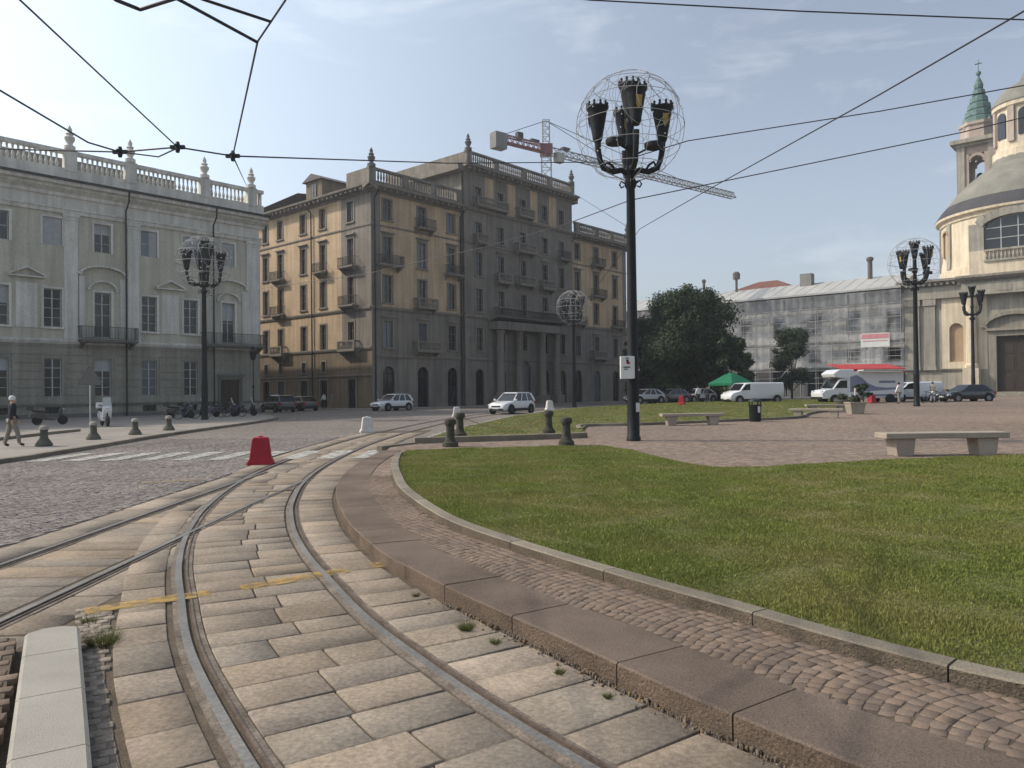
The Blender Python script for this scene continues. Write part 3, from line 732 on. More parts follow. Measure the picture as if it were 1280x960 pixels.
def cornice_prof(p, z, h):                       # p projection, from wall face at y=0
    return [(.02, z), (-.12, z), (-.14, z + h * .25), (-p * .55, z + h * .5), (-p * .6, z + h * .62), (-p * .95, z + h * .7), (-p, z + h), (.02, z + h)]
def hip_roof(mb, x0, x1, y0, y1, z, rz, o=.0):
    d = (y1 - y0) / 2; vs = [(x0 - o, y0 - o, z), (x1 + o, y0 - o, z), (x1 + o, y1 + o, z), (x0 - o, y1 + o, z), (x0 + d, (y0 + y1) / 2, rz), (x1 - d, (y0 + y1) / 2, rz)]
    mb.add(vs, [(0, 1, 5, 4), (1, 2, 5), (2, 3, 4, 5), (3, 0, 4), (3, 2, 1, 0)])

# ================================================================== palazzo at the left
PX0, PX1, PD = -62.0, -13.0, 16.0
pal = thing('palace', 'pale cream baroque palace with a stone balustrade and finials on its roofline', 'building', CORNER, ROT_UV)
FR = (0, 0, 0)
ys = .25
# local x = s. bays: paired windows and centre doors repeat to the left
cols = [-16.05, -19.5, -23.0, -30.15, -33.6, -43.5, -47, -54, -57.5]; doors = [-26.6, -40.1, -50.5]
cols = [-19.5, -23.0, -30.15, -33.65, -37.1, -43.5, -47, -54, -57.5]; doors = [-26.6, -40.3, -50.5]
holes = []; pend = []
for c in cols:
    holes += [(c - .62, c + .62, 7.0, 9.9), (c - .66, c + .66, 13.2, 15.3), (c - .6, c + .6, 1.7, 4.65), (c - .55, c + .55, .45, .95)]
for c in doors:
    holes += [(c - .62, c + .62, 6.35, 9.9), (c - .62, c + .62, 13.05, 15.3), (c - .62, c + .62, 1.7, 4.65)]
holes += [(-16.65, -15.45, 6.35, 9.9), (-16.65, -15.45, 13.2, 15.25), (-16.85, -15.0, .12, 3.1)]
def pmi(x, z):
    if z < 5.75: return 1
    if z > 16.0: return 2
    return 0
rust = [z for z in np.arange(1.2, 5.8, .62)]
facade(pal, PX0, PX1, 0, 17.4, holes, ['plaster_pale', 'rustic_pale', 'trim_pale'], pmi, zb=(5.75, 16.0))
b = MB(); b.box(PX0, PX1, .3, PD, 0, 17.39); b.build('rear_wall', 'rustic_pale', pal)
b = MB(); b.box(-40, PX1 - .1, PD + .5, 52, 0, 24.6); hip_roof(b, -40, PX1 - .1, PD + .5, 52, 24.61, 25.2); b.build('shadow_block', 'rustic_pale', pal)  # unseen taller mass, added to cast shadow on the apartment block's side facade
b = MB()                                          # rustication joints: raised courses between windows
ho = [h for h in holes if h[2] < 5]
for i, z in enumerate(rust):
    segs = [(PX0, PX1)]
    for h in ho:
        if h[2] < z + .5 and h[3] > z:
            ns = []
            for a, c in segs:
                if h[1] + .18 <= a or h[0] - .18 >= c: ns.append((a, c))
                else:
                    if h[0] - .18 > a: ns.append((a, h[0] - .18))
                    if h[1] + .18 < c: ns.append((h[1] + .18, c))
            segs = ns
    for a, c in segs: b.box(a, c, -.05, .01, z, min(z + .56, 5.74))
b.build('rustication', 'rustic_pale', pal)
b = MB(); segs = [(PX0, -16.95), (-14.9, PX1 + .05)]
for a, c in segs:
    b.box(a, c, -.14, .01, .0, .42); b.box(a, c, -.10, .008, .98, 1.15)
b.build('plinth', 'stone_grey_dark', pal)
b = MB()
for xa, xb in [(-29.4, -28.45), (-24.75, -23.85), (-14.3, -13.0), (-42.6, -41.7), (-38.9, -38.0), (-52.9, -52), (-49, -48.1), (-61.9, -60.6)]:
    b.box(xa, xb, -.16, .01, 6.15, 15.7); b.box(xa - .08, xb + .08, -.22, .012, 6.12, 6.5); b.box(xa - .06, xb + .06, -.2, .011, 15.25, 15.5); b.box(xa - .1, xb + .1, -.26, .013, 15.5, 15.72); b.cut()
b.build_each('pilaster', 'trim_pale', pal)
b = MB(); b.ext_x([(.02, 5.74), (-.1, 5.74), (-.22, 5.95), (-.22, 6.1), (.02, 6.14)], PX0, PX1 + .1)
b.ext_x([(.02, 15.72), (-.12, 15.72), (-.18, 16.0), (-.25, 16.02), (-.25, 16.15), (.02, 16.2)], PX0, PX1 + .15)
b.ext_x(cornice_prof(.95, 17.0, 1.1), PX0, PX1 + .5)
b.build('cornice', 'trim_pale', pal)
b = MB(); b.box(PX0, PX1 + .6, -1.08, -.9, 18.02, 18.2); b.build('gutter', 'iron', pal)
def panels():
    b = MB()
    for c0_, c1_ in ((-23.0, -19.5), (-33.65, -30.15), (-47, -43.5), (-57.5, -54)):
        a, c = c0_ + 1.05, c1_ - 1.05
        b.box(a, c, -.05, .01, 6.9, 10.2)
        m_ = (a + c) / 2; w_ = 1.25; z = 10.75                            # triangular pediment
        b.bar((m_ - w_, -.16, z), (m_, -.16, z + .62), .3, .13); b.bar((m_ + w_, -.161, z), (m_, -.161, z + .62), .3, .13); b.box(m_ - w_, m_ + w_, -.28, .01, z - .14, z - .03); b.cut()
    for c in doors + [-16.05]:
        for k, (w_, z, hh) in enumerate(((1.75, 11.2, .75), (1.05, 10.05, .75))):
            pts = [(c - w_ * math.cos(PI * i / 12), z + hh * math.sin(PI * i / 12)) for i in range(13)]
            for p, q in zip(pts[:-1], pts[1:]): b.bar((p[0], -.16 + k * .06, p[1]), (q[0], -.16 + k * .06, q[1]), .3 - k * .1, .14)
        b.box(c - 1.75, c - 1.3, -.1, .01, 6.2, 11.1); b.box(c + 1.3, c + 1.75, -.1, .01, 6.2, 11.1); b.cut()
    return b
panels().build_each('window_pediment', 'trim_pale', pal)
for i, c in enumerate(cols):
    window(pal, FR, c, 7.0, 9.9, 1.24, 'frame_pale', 'trim_pale', rows=4, shutter=('half', 'shutter_grey') if c == -37.1 else None, sill=True)
    window(pal, FR, c, 13.2, 15.3, 1.32, 'frame_pale', 'trim_pale', rows=2, shutter={-30.15: ('closed', 'shutter_grey'), -23.0: ('half', 'shutter_grey'), -19.5: ('closed', 'shutter_grey')}.get(c), sill=False)
    window(pal, FR, c, 1.7, 4.65, 1.2, 'frame_pale', None, rows=4)
    window(pal, FR, c, .45, .95, 1.1, 'iron', None, rows=2)
for c in doors + [-16.05]:
    window(pal, FR, c, 6.35, 9.9, 1.24 if c != -16.05 else 1.2, 'frame_pale', 'trim_pale', rows=4, sill=False)
    window(pal, FR, c, 13.05 if c != -16.05 else 13.2, 15.3 if c != -16.05 else 15.25, 1.24 if c != -16.05 else 1.2, 'frame_pale', 'trim_pale', rows=3, shutter=('closed', 'shutter_grey') if c == -16.05 else None, sill=False)
    if c != -16.05: window(pal, FR, c, 1.7, 4.65, 1.24, 'frame_pale', None, rows=4)
    balcony(pal, FR, c + (.2 if c == -16.05 else .2), 6.15, 4.2 if c != -16.05 else 5.6, 1.1, slab='stone_grey_dark')
b = MB(); b.box(-16.85, -15.0, .2, .28, .12, 3.1)
for a in (-16.75, -15.9): 
    for z in (.3, 1.2, 2.1): b.box(a + .08, a + .75, .16, .2, z, z + .75)
b.build('door', 'door_wood', pal)
b = MB(); b.box(-17.1, -16.86, -.12, .02, .12, 3.3); b.box(-14.99, -14.75, -.12, .02, .12, 3.3); b.box(-17.2, -14.65, -.2, .02, 3.3, 3.55); b.build('door_surround', 'stone_grey_dark', pal)
for x in (-24.92, -17.55, -37.9, -53.5):
    MB().tube([(x, -1.0, 18.0), (x, -.85, 17.2), (x, -.3, 16.6), (x, -.28, .1)], .07, 8).build('downpipe', 'iron', pal)
b = MB(); y0, y1 = -.55, -.2                       # roof balustrade
b.box(PX0, PX1 + .2, y0, .6, 18.1, 18.9)
b.box(PX0, PX1 + .2, y0 + .02, y1 - .02, 18.9, 19.1); b.box(PX0, PX1 + .2, y0 - .04, y1 + .04, 20.2, 20.5)
peds = [-13.95, -18.37, -24.6, -29.05, -35.5, -41, -47, -53, -59]
x = PX0
while x < PX1:
    if all(abs(x - p) > .6 for p in peds) and not (-33.5 < x < -31.2 and False):
        b.lathe([(.08, 0), (.14, .3), (.06, .62), (.1, 1.1)], (x, (y0 + y1) / 2, 19.1), 6)
    x += .36
for p in peds: b.box(p - .45, p + .45, y0 - .06, y1 + .06, 18.9, 20.56)
for yy in (0,):
    b.box(PX1 - .2, PX1 + .195, -.19, PD, 18.9, 20.45)
b.build('balustrade', 'trim_pale', pal)
for p in peds: urn(pal, (p, -.38, 20.56), 1.95, 'trim_pale')
b = MB(); hip_roof(b, PX0, PX1 - .6, 1.0, PD, 18.15, 19.6); b.build('roof', 'roof_dark', pal)

# ================================================================== apartment block in the centre
blk = thing('apartment_block', 'tall ochre and grey stone corner block with a raised centre and roof parapets', 'building', CORNER, ROT_UV)
W, D = 49.0, 30.0
wing = [2.2, 7.15, 11.75, 36.45, 41.0, 45.9]; tow = [15.9, 19.85, 24.15, 28.6, 32.25]
fl_w = [(20.3, 22.5), (15.6, 18.5), (11.4, 14.3), (6.6, 9.45)]
fl_t = [(24.4, 26.4), (20.0, 22.1), (15.7, 18.5), (11.4, 14.15), (6.7, 9.4)]
holes = []
for c in wing:
    for a, d in fl_w: holes.append((c - .62, c + .62, a, d))
    holes.append((c - .85, c + .85, 1.5 if c == 2.2 else .1, 4.6, .85))
holes_t = []
for c in tow:
    for a, d in fl_t: holes_t.append((c - .58, c + .58, a, d))
    if c != 24.15: holes_t.append((c - .75, c + .75, .1, 4.5, .75))
holes_t.append((24.15 - 1.3, 24.15 + 1.3, .1, 5.6, 1.3)); holes_t.remove((24.15 - .58, 24.15 + .58, 6.7, 9.4)); holes_t.append((23.57, 24.73, 6.9, 9.2))
def bmi(x, z):
    if z < 10.75: return 1
    if x < 1.25 or x > 48: return 1
    return 0
wl = facade(blk, 0, 13.4, 0, 23.2, [h for h in holes if h[1] < 13.4], ['ochre', 'stone_facade'], bmi, xb=(1.25,), zb=(10.75,))
facade(blk, 34.7, W, 0, 23.2, [h for h in holes if h[0] > 34], ['ochre', 'stone_facade'], bmi, xb=(48,), zb=(10.75,))
def tmi(x, z):
    if z > 23.6 and any(abs(x - p) < .75 for p in (17.9, 22.0, 26.4, 30.4)): return 0
    return 1
facade(blk, 13.4, 34.7, 0, 28.2, holes_t, ['ochre', 'stone_facade'], tmi, xb=[q for p in (17.9, 22.0, 26.4, 30.4) for q in (p - .75, p + .75)], zb=(23.7, 27.2), loc=(0, -.45, 0))
# side facade: local frame looking to -u ; x_f = -t
FS = (0, 0, -PI / 2)
scol = [3.55, 8.7, 12.6, 17.45, 20.75, 25.0]
hs = []
for c in scol:
    for a, d in fl_w: hs.append((-c - .55, -c + .55, a, d))
    hs.append((-c - .4, -c + .4, 4.1, 5.3)); hs.append((-c - .7, -c + .7, .1, 3.2))
hs = [h for h in hs if not (h[2] == 4.1 and abs(h[0] + 3.55 + .4) < .01)]
def smi(x, z):
    if -x < 5.2 or z < 6.5: return 1 if z > 6.5 else 2
    return 0
facade(blk, -D, 0, 0, 23.2, hs, ['ochre', 'stone_facade', 'base_stone'], smi, xb=(-5.2,), zb=(6.5,), rz=-PI / 2)
b = MB(); b.box(.32, 13.4, .32, 16, 0, 23.19); b.box(.32, 16, 16.0, D, 0, 23.18); b.box(34.7, W, .32, 16, 0, 23.19); b.box(13.4, 34.7, -.1, 15, 0, 28.19); b.build('rear_wall', 'stone_facade', blk)
wing_i = 0
for c in wing:
    for k, (a, d) in enumerate(fl_w):
        window(blk, FR, c, a, d, 1.24, 'frame_wood', 'stone_trim', hood='flat' if k in (1, 3) else None, rows=3)
    window(blk, FR, c, 1.5 if c == 2.2 else .1, 4.6, 1.7, 'iron', 'stone_trim', arch=.85, rows=4, sill=False)
for c in tow:
    for k, (a, d) in enumerate(fl_t):
        if c == 24.15 and k == 4: a, d = 6.9, 9.2
        window(blk, FR, c, a, d, 1.16, 'frame_wood', 'stone_trim', hood='flat' if k == 2 else None, rows=3, y=-.45)
    if c != 24.15: window(blk, FR, c, .1, 4.5, 1.5, 'iron', 'stone_trim', arch=.75, rows=4, sill=False, y=-.45)
window(blk, FR, 24.15, .1, 5.6, 2.6, 'door_wood', 'stone_trim', arch=1.3, rows=4, sill=False, y=-.45)
for c in scol:
    for k, (a, d) in enumerate(fl_w): window(blk, FS, -c, a, d, 1.1, 'frame_wood', 'stone_trim', hood='flat' if k == 1 else None, rows=3)
    if c != 3.55: window(blk, FS, -c, 4.1, 5.3, .8, 'frame_wood', 'stone_trim', rows=2, sill=True)
    window(blk, FS, -c, .1, 3.2, 1.4, 'door_wood', 'stone_trim', rows=2, sill=False, hood='flat' if c == 3.55 else None)
for c, z, w_, st in [(2.3, 15.45, 3.0, False), (7.3, 20.15, 2.6, False), (7.3, 11.25, 3.0, True), (7.4, 6.4, 3.6, True), (11.75, 15.45, 2.6, False), (41, 15.4, 3.2, False), (45.9, 11.2, 2.6, False), (41, 6.4, 3.4, True), (36.45, 11.2, 2.4, False), (41, 19.9, 2.6, False)]:
    balcony(blk, FR, c, z, w_, .95, st)
for c, z, w_, st in [(17.8, 24.15, 5.6, True), (24.15, 24.15, 3.0, True), (24.15, 19.6, 3.6, True), (24.15, 15.4, 3.2, True), (19.85, 15.3, 2.6, True), (28.6, 15.3, 2.8, True), (32.25, 19.7, 2.2, False), (19.85, 11.2, 2.6, True), (28.6, 11.2, 2.6, True), (15.9, 19.7, 2.0, True)]:
    balcony(blk, FR, c, z, w_, .9, st, y=-.45)
for c, z, w_, st in [(3.55, 15.45, 2.6, False), (3.55, 11.25, 2.6, False), (3.55, 6.4, 3.0, True), (17.45, 15.4, 2.2, False), (17.45, 11.2, 2.2, False), (17.45, 6.4, 2.6, True), (8.7, 15.4, 1.8, False)]:
    balcony(blk, FS, -c, z, w_, .85, st)
# string courses and quoins
b = MB()
for z, h, p in ((10.6, .35, .22), (5.5, .3, .16), (19.5, .2, .1)):
    b.ext_x([(.02, z), (-p * .6, z), (-p, z + h * .6), (-p, z + h), (.02, z + h + .03)], 0, 13.4).cut(); b.ext_x([(.02, z), (-p * .6, z), (-p, z + h * .6), (-p, z + h), (.02, z + h + .03)], 34.7, W).cut()
    b.ext_x([(-.43, z), (-.45 - p * .6, z), (-.45 - p, z + h * .6), (-.45 - p, z + h), (-.43, z + h + .03)], 13.35, 34.75); b.cut()
b.ext_x([(-.43, 23.4), (-.6, 23.4), (-.8, 23.65), (-.8, 23.8), (-.43, 23.83)], 13.3, 34.8)
b.build_each('string_course', 'stone_trim', blk); b = MB()
for x0_, sgn in ((0, 1), (13.4, 1), (34.7, -1)):
    b.cut()
    for i in range(14):
        z0_, z1_ = .15 + i * .74, .89 + i * .74
        if x0_ == 0: b.box(-.05, .9 if i % 2 else .6, -.055, .01, z0_, z1_)
        else:
            w_ = .8 if i % 2 else .55; a, c = (x0_ - .02, x0_ + w_) if sgn > 0 else (x0_ - w_, x0_ + .02); b.box(a, c, -.51, -.44, z0_, z1_)
b.build_each('quoins', 'stone_trim', blk)
b = MB()
for z, h, p in ((10.6, .3, .2), (6.35, .3, .18), (19.5, .2, .1), (3.5, .2, .12)):
    b.ext_x([(.02, z), (-p * .6, z), (-p, z + h * .6), (-p, z + h), (.02, z + h + .03)], -D, -.01).cut()
b.build_each('string_course', 'stone_trim', blk, rz=-PI / 2)
# cornices with modillions
def cornice(x0, x1, z, y=0, p=1.15, h=.7, rz=0, loc=(0, 0, 0)):
    b = MB(); b.ext_x([(yy + y, zz) for yy, zz in cornice_prof(p, z, h)], x0, x1)
    x = x0 + .5
    while x < x1 - .3:
        b.box(x - .13, x + .13, y - p * .82, y - .1, z + h * .28, z + h * .62); x += .85
    return b.build('cornice', 'stone_trim', blk, loc, rz)
cornice(-1.1, 13.4, 23.0); cornice(34.7, W + 1.0, 23.0); cornice(13.0, 35.1, 27.9, -.45, 1.2, .75)
cornice(-D, 1.08, 22.995, 0, 1.12, .7, -PI / 2)
b = MB(); b.ext_x([(.1, 27.905), (-1.1, 27.905), (-1.15, 28.6), (.1, 28.6)], -15, .7); b.build('cornice', 'stone_trim', blk, (13.4, 0, 0), -PI / 2)
b = MB(); b.ext_x([(.1, 27.905), (-1.1, 27.905), (-1.15, 28.6), (.1, 28.6)], -.7, 15); b.build('cornice', 'stone_trim', blk, (34.7, 0, 0), PI / 2)
# parapets
def parapet(x0, x1, y0, z0, z1, peds=()):
    b = MB(); b.box(x0, x1, y0, y0 + .3, z0, z0 + .45); b.box(x0 - .05, x1 + .05, y0 - .06, y0 + .36, z1 - .25, z1)
    for p in peds: b.box(p - .45, p + .45, y0 - .04, y0 + .34, z0 + .45, z1 - .25)
    x = x0 + .2
    while x < x1:
        if all(abs(x - p) > .55 for p in peds): b.lathe([(.07, 0), (.13, (z1 - z0 - .7) * .4), (.07, z1 - z0 - .7)], (x, y0 + .15, z0 + .45), 6)
        x += .38
    return b.build('parapet', 'stone_facade', blk)
parapet(-.6, 12.9, -.5, 23.7, 25.5, (-.15, 4.4, 8.6, 12.6)); parapet(35.4, W + .4, -.5, 23.7, 25.4, (35.9, 40.5, 44.5, 48.9))
parapet(13.4, 34.6, -.95, 28.65, 30.35, (13.9, 18.7, 24.1, 29.4, 34.2))
b = MB(); b.box(-.59, -.2, -.19, 3.4, 23.69, 25.4); b.cut(); b.box(13.45, 13.85, -.6, 14, 28.64, 30.2); b.cut(); b.box(34.2, 34.55, -.6, 14, 28.64, 30.2); b.build_each('parapet', 'stone_facade', blk)
for x, y, z in ((-.15, -.35, 25.5), (13.9, -.8, 30.35), (34.2, -.8, 30.35), (48.9, -.35, 25.4)): urn(blk, (x, y, z), 2.1, 'stone_grey_dark')
b = MB(); hip_roof(b, -.9, 16, -.6, D, 23.72, 25.6, .1)
b.add([(34.7, .0, 23.7), (W + .8, -.0, 23.7), (W + .8, 16, 23.7), (34.7, 16, 23.7), (34.7, 8, 25.6), (W - 6, 8, 25.6)], [(0, 1, 5, 4), (1, 2, 5), (2, 3, 4, 5)])
b.add([(13.4, .2, 28.66), (34.7, .2, 28.66), (34.7, 15, 28.66), (13.4, 15, 28.66), (24, 7, 30.0)], [(0, 1, 4), (1, 2, 4), (2, 3, 4), (3, 0, 4)])
b.build('roof', 'roof_dark', blk)
dm_ = MB(); dm_.box(1.0, 7.2, 10.2, 13.4, 23.7, 26.5); dm_.build('dormer', 'base_stone', blk)
d2 = [o for o in blk.children if o.name.startswith('dormer')][0] if blk.children else None
b = MB(); b.ext_x([(9.9, 26.5), (13.7, 26.5), (11.8, 27.35)], .6, 7.6); b.build('dormer_roof', 'roof_dark', blk)
window(blk, (1.0, 0, -PI / 2), -11.8, 24.3, 26.2, 1.1, 'frame_wood', None, rec=-.1, rows=2)
# portal of giant columns
b = MB()
for x in (18.75, 22.3, 26.9, 30.0):
    b.lathe([(.62, 0), (.62, .35), (.5, .45), (.47, 3), (.42, 7.6), (.52, 7.8), (.58, 8.1)], (x, -1.25, 1.2), 14)
    b.box(x - .7, x + .7, -1.95, -.45, 0, 1.2); b.cut()
b.build_each('portal_column', 'stone_trim', blk, smooth=True)
b = MB(); b.box(17.6, 31.2, -2.0, -.44, 9.32, 10.3); b.ext_x([(yy - .6, zz) for yy, zz in cornice_prof(1.75, 10.3, .6)], 17.3, 31.5); b.build('portal_entablature', 'stone_facade', blk)
b = MB(); b.box(17.7, 31.1, -2.1, -1.95, 11.7, 11.85)
for i in range(110): b.box(17.75 + i * .12, 17.77 + i * .12, -2.04, -2.01, 10.9, 11.7)
b.build('railing', 'iron', blk)
for x, fr in ((.35, FR), (13.1, FR), (34.95, FR)):
    MB().tube([(x, -.9, 23.1), (x, -.2, 22.4), (x, -.16, .1)], .08, 8).build('downpipe', 'iron', blk)
MB().tube([(-.9, 10.7, 23.1), (-.2, 10.7, 22.4), (-.16, 10.7, .1)], .08, 8).build('downpipe', 'iron', blk)

# ================================================================== church, bell tower, convent
ch = thing('church', 'cream domed baroque church with a dark portal and arched drum window', 'church', CHURCH, ROT_CH)
CX = 2.0                                             # axis of symmetry
x0, x1 = -12.8, 16.8
door_h = (-.4, 4.4, .9, 9.1)
nich = [(-6.6, -4.7, 5.5, 11.4, .95), (8.7, 10.6, 5.5, 11.4, .95)]
facade(ch, x0, x1, 0, 15.3, [door_h] + nich, ['church_trim', 'church_cream'], lambda x, z: 1 if (4.3 < z and 3.6 < abs(x - CX) < 9.6) else 0, xb=(-7.6, -1.6, 5.6, 11.6), zb=(4.3,), reveal=.5)
b = MB(); b.box(x0, x1, .52, 34, 0, 18.0); b.build('rear_wall', 'church_stone', ch)
b = MB()
for n_ in nich: b.box(n_[0] - .05, n_[1] + .05, .44, .5, 5.4, 11.5); b.cut()
b.build_each('niche', 'niche_ochre', ch)
b = MB(); b.box(-.4, 1.98, .4, .5, .9, 9.1); b.box(2.02, 4.4, .4, .5, .9, 9.1)
for x in (-.1, 2.3):
    for z in (1.3, 3.9, 6.5): b.box(x, x + 1.8, .34, .4, z, z + 2.1)
b.build('door', 'door_wood', ch)
b = MB()
for s in (-1, 1):
    for a, w_ in ((13.7, 2.1), (11.2, 1.5)):
        xc = CX + s * a; b.box(xc - w_ / 2, xc + w_ / 2, -.35, .02, 4.5, 14.3); b.box(xc - w_ / 2 - .15, xc + w_ / 2 + .15, -.5, .022, 14.3, 15.3); b.box(xc - w_ / 2 - .12, xc + w_ / 2 + .12, -.48, .022, 4.3, 4.9); b.cut()
b.build_each('pilaster', 'church_trim', ch)
b = MB()
for s in (-1, 1):
    b.lathe([(.95, 0), (.95, .4), (.75, .6), (.72, 4), (.64, 9), (.8, 9.4), (.9, 10.4)], (CX + s * 5.55, -.55, 4.55), 14); b.box(CX + s * 5.55 - 1.05, CX + s * 5.55 + 1.05, -1.6, .02, .3, 4.5); b.cut()
b.build_each('column', 'church_cream', ch, smooth=True)
b = MB(); b.ext_x([(.02, 4.2), (-.25, 4.2), (-.35, 4.45), (.02, 4.5)], x0, -4.6); b.ext_x([(.02, 4.2), (-.25, 4.2), (-.35, 4.45), (.02, 4.5)], 8.6, x1)
b.ext_x([(.02, .0), (-.3, .0), (-.3, 1.4), (.02, 1.5)], x0, -4.6); b.ext_x([(.02, .0), (-.3, .0), (-.3, 1.4), (.02, 1.5)], 8.6, x1)
b.build('plinth', 'church_stone', ch)
b = MB(); b.box(x0 - .1, x1 + .1, -.55, .6, 15.3, 16.2); b.box(x0, x1, -.45, .6, 16.2, 17.1); b.ext_x(cornice_prof(1.5, 17.1, 1.1), x0 - .9, x1 + .9)
b.box(CX - 6.6, CX + 6.6, -1.5, -.4, 15.3, 17.05); b.ext_x([(y - .9, z) for y, z in cornice_prof(1.4, 17.1, 1.12)], CX - 7.2, CX + 7.2)
for i in range(36): b.box(x0 + .4 + i * .82, x0 + .7 + i * .82, -1.15, -.3, 17.35, 17.7)
b.box(CX - 2.2, CX - .2, -1.56, -1.5, 15.7, 16.6); b.box(CX + .2, CX + 2.2, -1.56, -1.5, 15.7, 16.6)
b.build('entablature', 'church_trim', ch)
b = MB(); b.box(-1.3, -.42, -.3, .02, .9, 9.5); b.box(4.42, 5.3, -.3, .02, .9, 9.5); b.box(-1.3, 5.3, -.32, .02, 9.12, 9.9); b.box(-1.7, 5.7, -.7, .02, 9.9, 10.3)
pts = [(CX - 3.9 * math.cos(PI * i / 14), 10.45 + 2.0 * math.sin(PI * i / 14)) for i in range(15)]
for p, q in zip(pts[:-1], pts[1:]): b.bar((p[0], -.4, p[1]), (q[0], -.4, q[1]), .85, .5)
b.box(CX - 2.6, CX + 2.6, -.16, .02, 10.3, 11.9)
b.build('portal', 'church_stone', ch)
b = MB()
for i in range(4): b.box(CX - 5 - .4 * (3 - i), CX + 5 + .4 * (3 - i), -1.6 - .4 * (3 - i), -.3, .1 + .2 * i, .3 + .2 * i - .001)
b.build('steps', 'church_stone', ch)
# drum
DR, DC = 12.6, 16.3
def ring(rp, n=64): return MB().lathe(rp, (CX, DC, 0), n)
ring([(DR + .35, 17.9), (DR + .35, 20.6), (DR + .1, 20.7), (DR, 22.4), (DR, 28.0), (DR + .25, 28.2), (DR + .25, 28.6), (DR + .85, 28.9), (DR + .9, 29.3), (DR - .2, 29.35)]).build('drum', 'church_cream', ch, smooth=True)
ring([(DR + .95, 29.32), (DR + .5, 30.0), (DR + .1, 30.6), (DR - .5, 31.3)]).build('drum_roof', 'lead_dark', ch, smooth=True)
ring([(DR - .45, 31.2), (10.8, 33.1), (9.0, 34.9), (7.2, 36.4), (5.3, 37.6), (5.0, 38.8)]).build('dome', 'lead', ch, smooth=True)
b = MB()
for k in range(12):
    a = -PI / 2 + (k - .5) * 2 * PI / 12 + (.0)
    if k in (0, 1): pass
    cx_, cy_ = CX + (DR + .12) * math.cos(a - .14), DC + (DR + .12) * math.sin(a - .14)
    b.box(cx_ - .55, cx_ + .55, cy_ - .18, cy_ + .18, 20.7, 28.1, rot=a - .14 + PI / 2, c=(cx_, cy_)); b.cut()
b.build_each('drum_pilaster', 'church_trim', ch)
def arched(parent, name, xc, y, z0, z1, w, mname, arch, rot=0, pv=(0, 0), th=.1, m2=None, frame=0):
    n = 12; rad = w / 2; A = [(xc - rad, z0), (xc + rad, z0)] + [(xc + rad * math.cos(PI * i / n), z1 - arch + arch * math.sin(PI * i / n)) for i in range(n + 1)]
    b = MB(); c, s = math.cos(rot), math.sin(rot)
    b.ext_y(A, y, y + th)
    if frame:
        pts = [(xc - rad, z0)] + [(xc - rad * math.cos(PI * i / n), z1 - arch + arch * math.sin(PI * i / n)) for i in range(n + 1)] + [(xc + rad, z0)]
        for p, q in zip(pts[:-1], pts[1:]): b.bar((p[0], y - .12, p[1]), (q[0], y - .12, q[1]), .5, frame)
    b.v = [(pv[0] + (x - pv[0]) * c - (yy - pv[1]) * s, pv[1] + (x - pv[0]) * s + (yy - pv[1]) * c, z) for x, yy, z in b.v]
    return b.build(name, mname, parent)
yf = DC - DR
b = MB(); b.box(CX - 6.4, CX + 6.4, yf - .5, yf + 2, 18.2, 22.5); b.build('drum_base', 'church_cream', ch)
b = MB(); b.box(CX - 6.4, CX - 4.4, yf - .45, yf + 1.5, 22.5, 26.6); b.box(CX + 4.4, CX + 6.4, yf - .45, yf + 1.5, 22.5, 26.6)
pts = [(CX - 5.2 * math.cos(PI * i / 14), 26.0 + 2.2 * math.sin(PI * i / 14)) for i in range(15)]
for p, q in zip(pts[:-1], pts[1:]): b.bar((p[0], yf + .2, p[1]), (q[0], yf + .2, q[1]), 1.7, 1.2)
b.build('window_surround', 'church_trim', ch)
gw = arched(ch, 'window', CX, yf - .05, 22.6, 27.5, 8.8, 'glass', 2.2, th=.3)
b = MB()
for x in (-2.2, 0, 2.2): b.box(CX + x - .06, CX + x + .06, yf - .12, yf - .06, 22.6, 27.2)
for z in (24.2, 25.8): b.box(CX - 4.2, CX + 4.2, yf - .118, yf - .062, z - .05, z + .05)
b.build('window_bars', 'frame_pale', gw)
b = MB(); b.box(CX - 4.4, CX + 4.4, yf - .75, yf - .5, 20.7, 21.0); b.box(CX - 4.4, CX + 4.4, yf - .78, yf - .47, 22.25, 22.55)
for i in range(17): b.lathe([(.1, 0), (.2, .45), (.09, .9), (.14, 1.25)], (CX - 4.1 + i * .51, yf - .62, 21.0), 6)
b.build('balustrade', 'church_trim', ch)
for sg in (-1, 1): arched(ch, 'niche', CX, yf - .03, 22.9, 27.2, 2.0, 'niche_ochre', 1.0, rot=sg * 1.0, pv=(CX, DC), th=.1, frame=.25)
# lantern above the dome
LR = 4.6
MB().lathe([(LR + .5, 37.8), (LR + .5, 39.6), (LR, 39.8), (LR, 46.2), (LR + .5, 46.5), (LR + .55, 47.2)], (CX, DC, 0), 24).build('lantern', 'church_cream', ch, smooth=True)
b = MB()
for k in range(8):
    a = -PI / 2 + PI / 8 + k * PI / 4; px_, py_ = CX + (LR + .15) * math.cos(a), DC + (LR + .15) * math.sin(a)
    b.box(px_ - .5, px_ + .5, py_ - .2, py_ + .2, 40.8, 46.4, rot=a + PI / 2, c=(px_, py_)); b.cut()
b.build_each('lantern_pilaster', 'tower_pink', ch)
for k in range(8):
    arched(ch, 'window', CX, DC - LR - .12, 41.6, 45.8, 1.7, 'glass', .85, rot=k * PI / 4, pv=(CX, DC), th=.15)
MB().lathe([(LR + .7, 47.2), (LR + .2, 48.2), (LR - .6, 49.4), (LR - 1.8, 50.4), (1.2, 51.2), (.8, 52.4), (.4, 53.4), (.25, 54.4), (0, 56.5)], (CX, DC, 0), 24).build('lantern_cap', 'lead', ch, smooth=True)

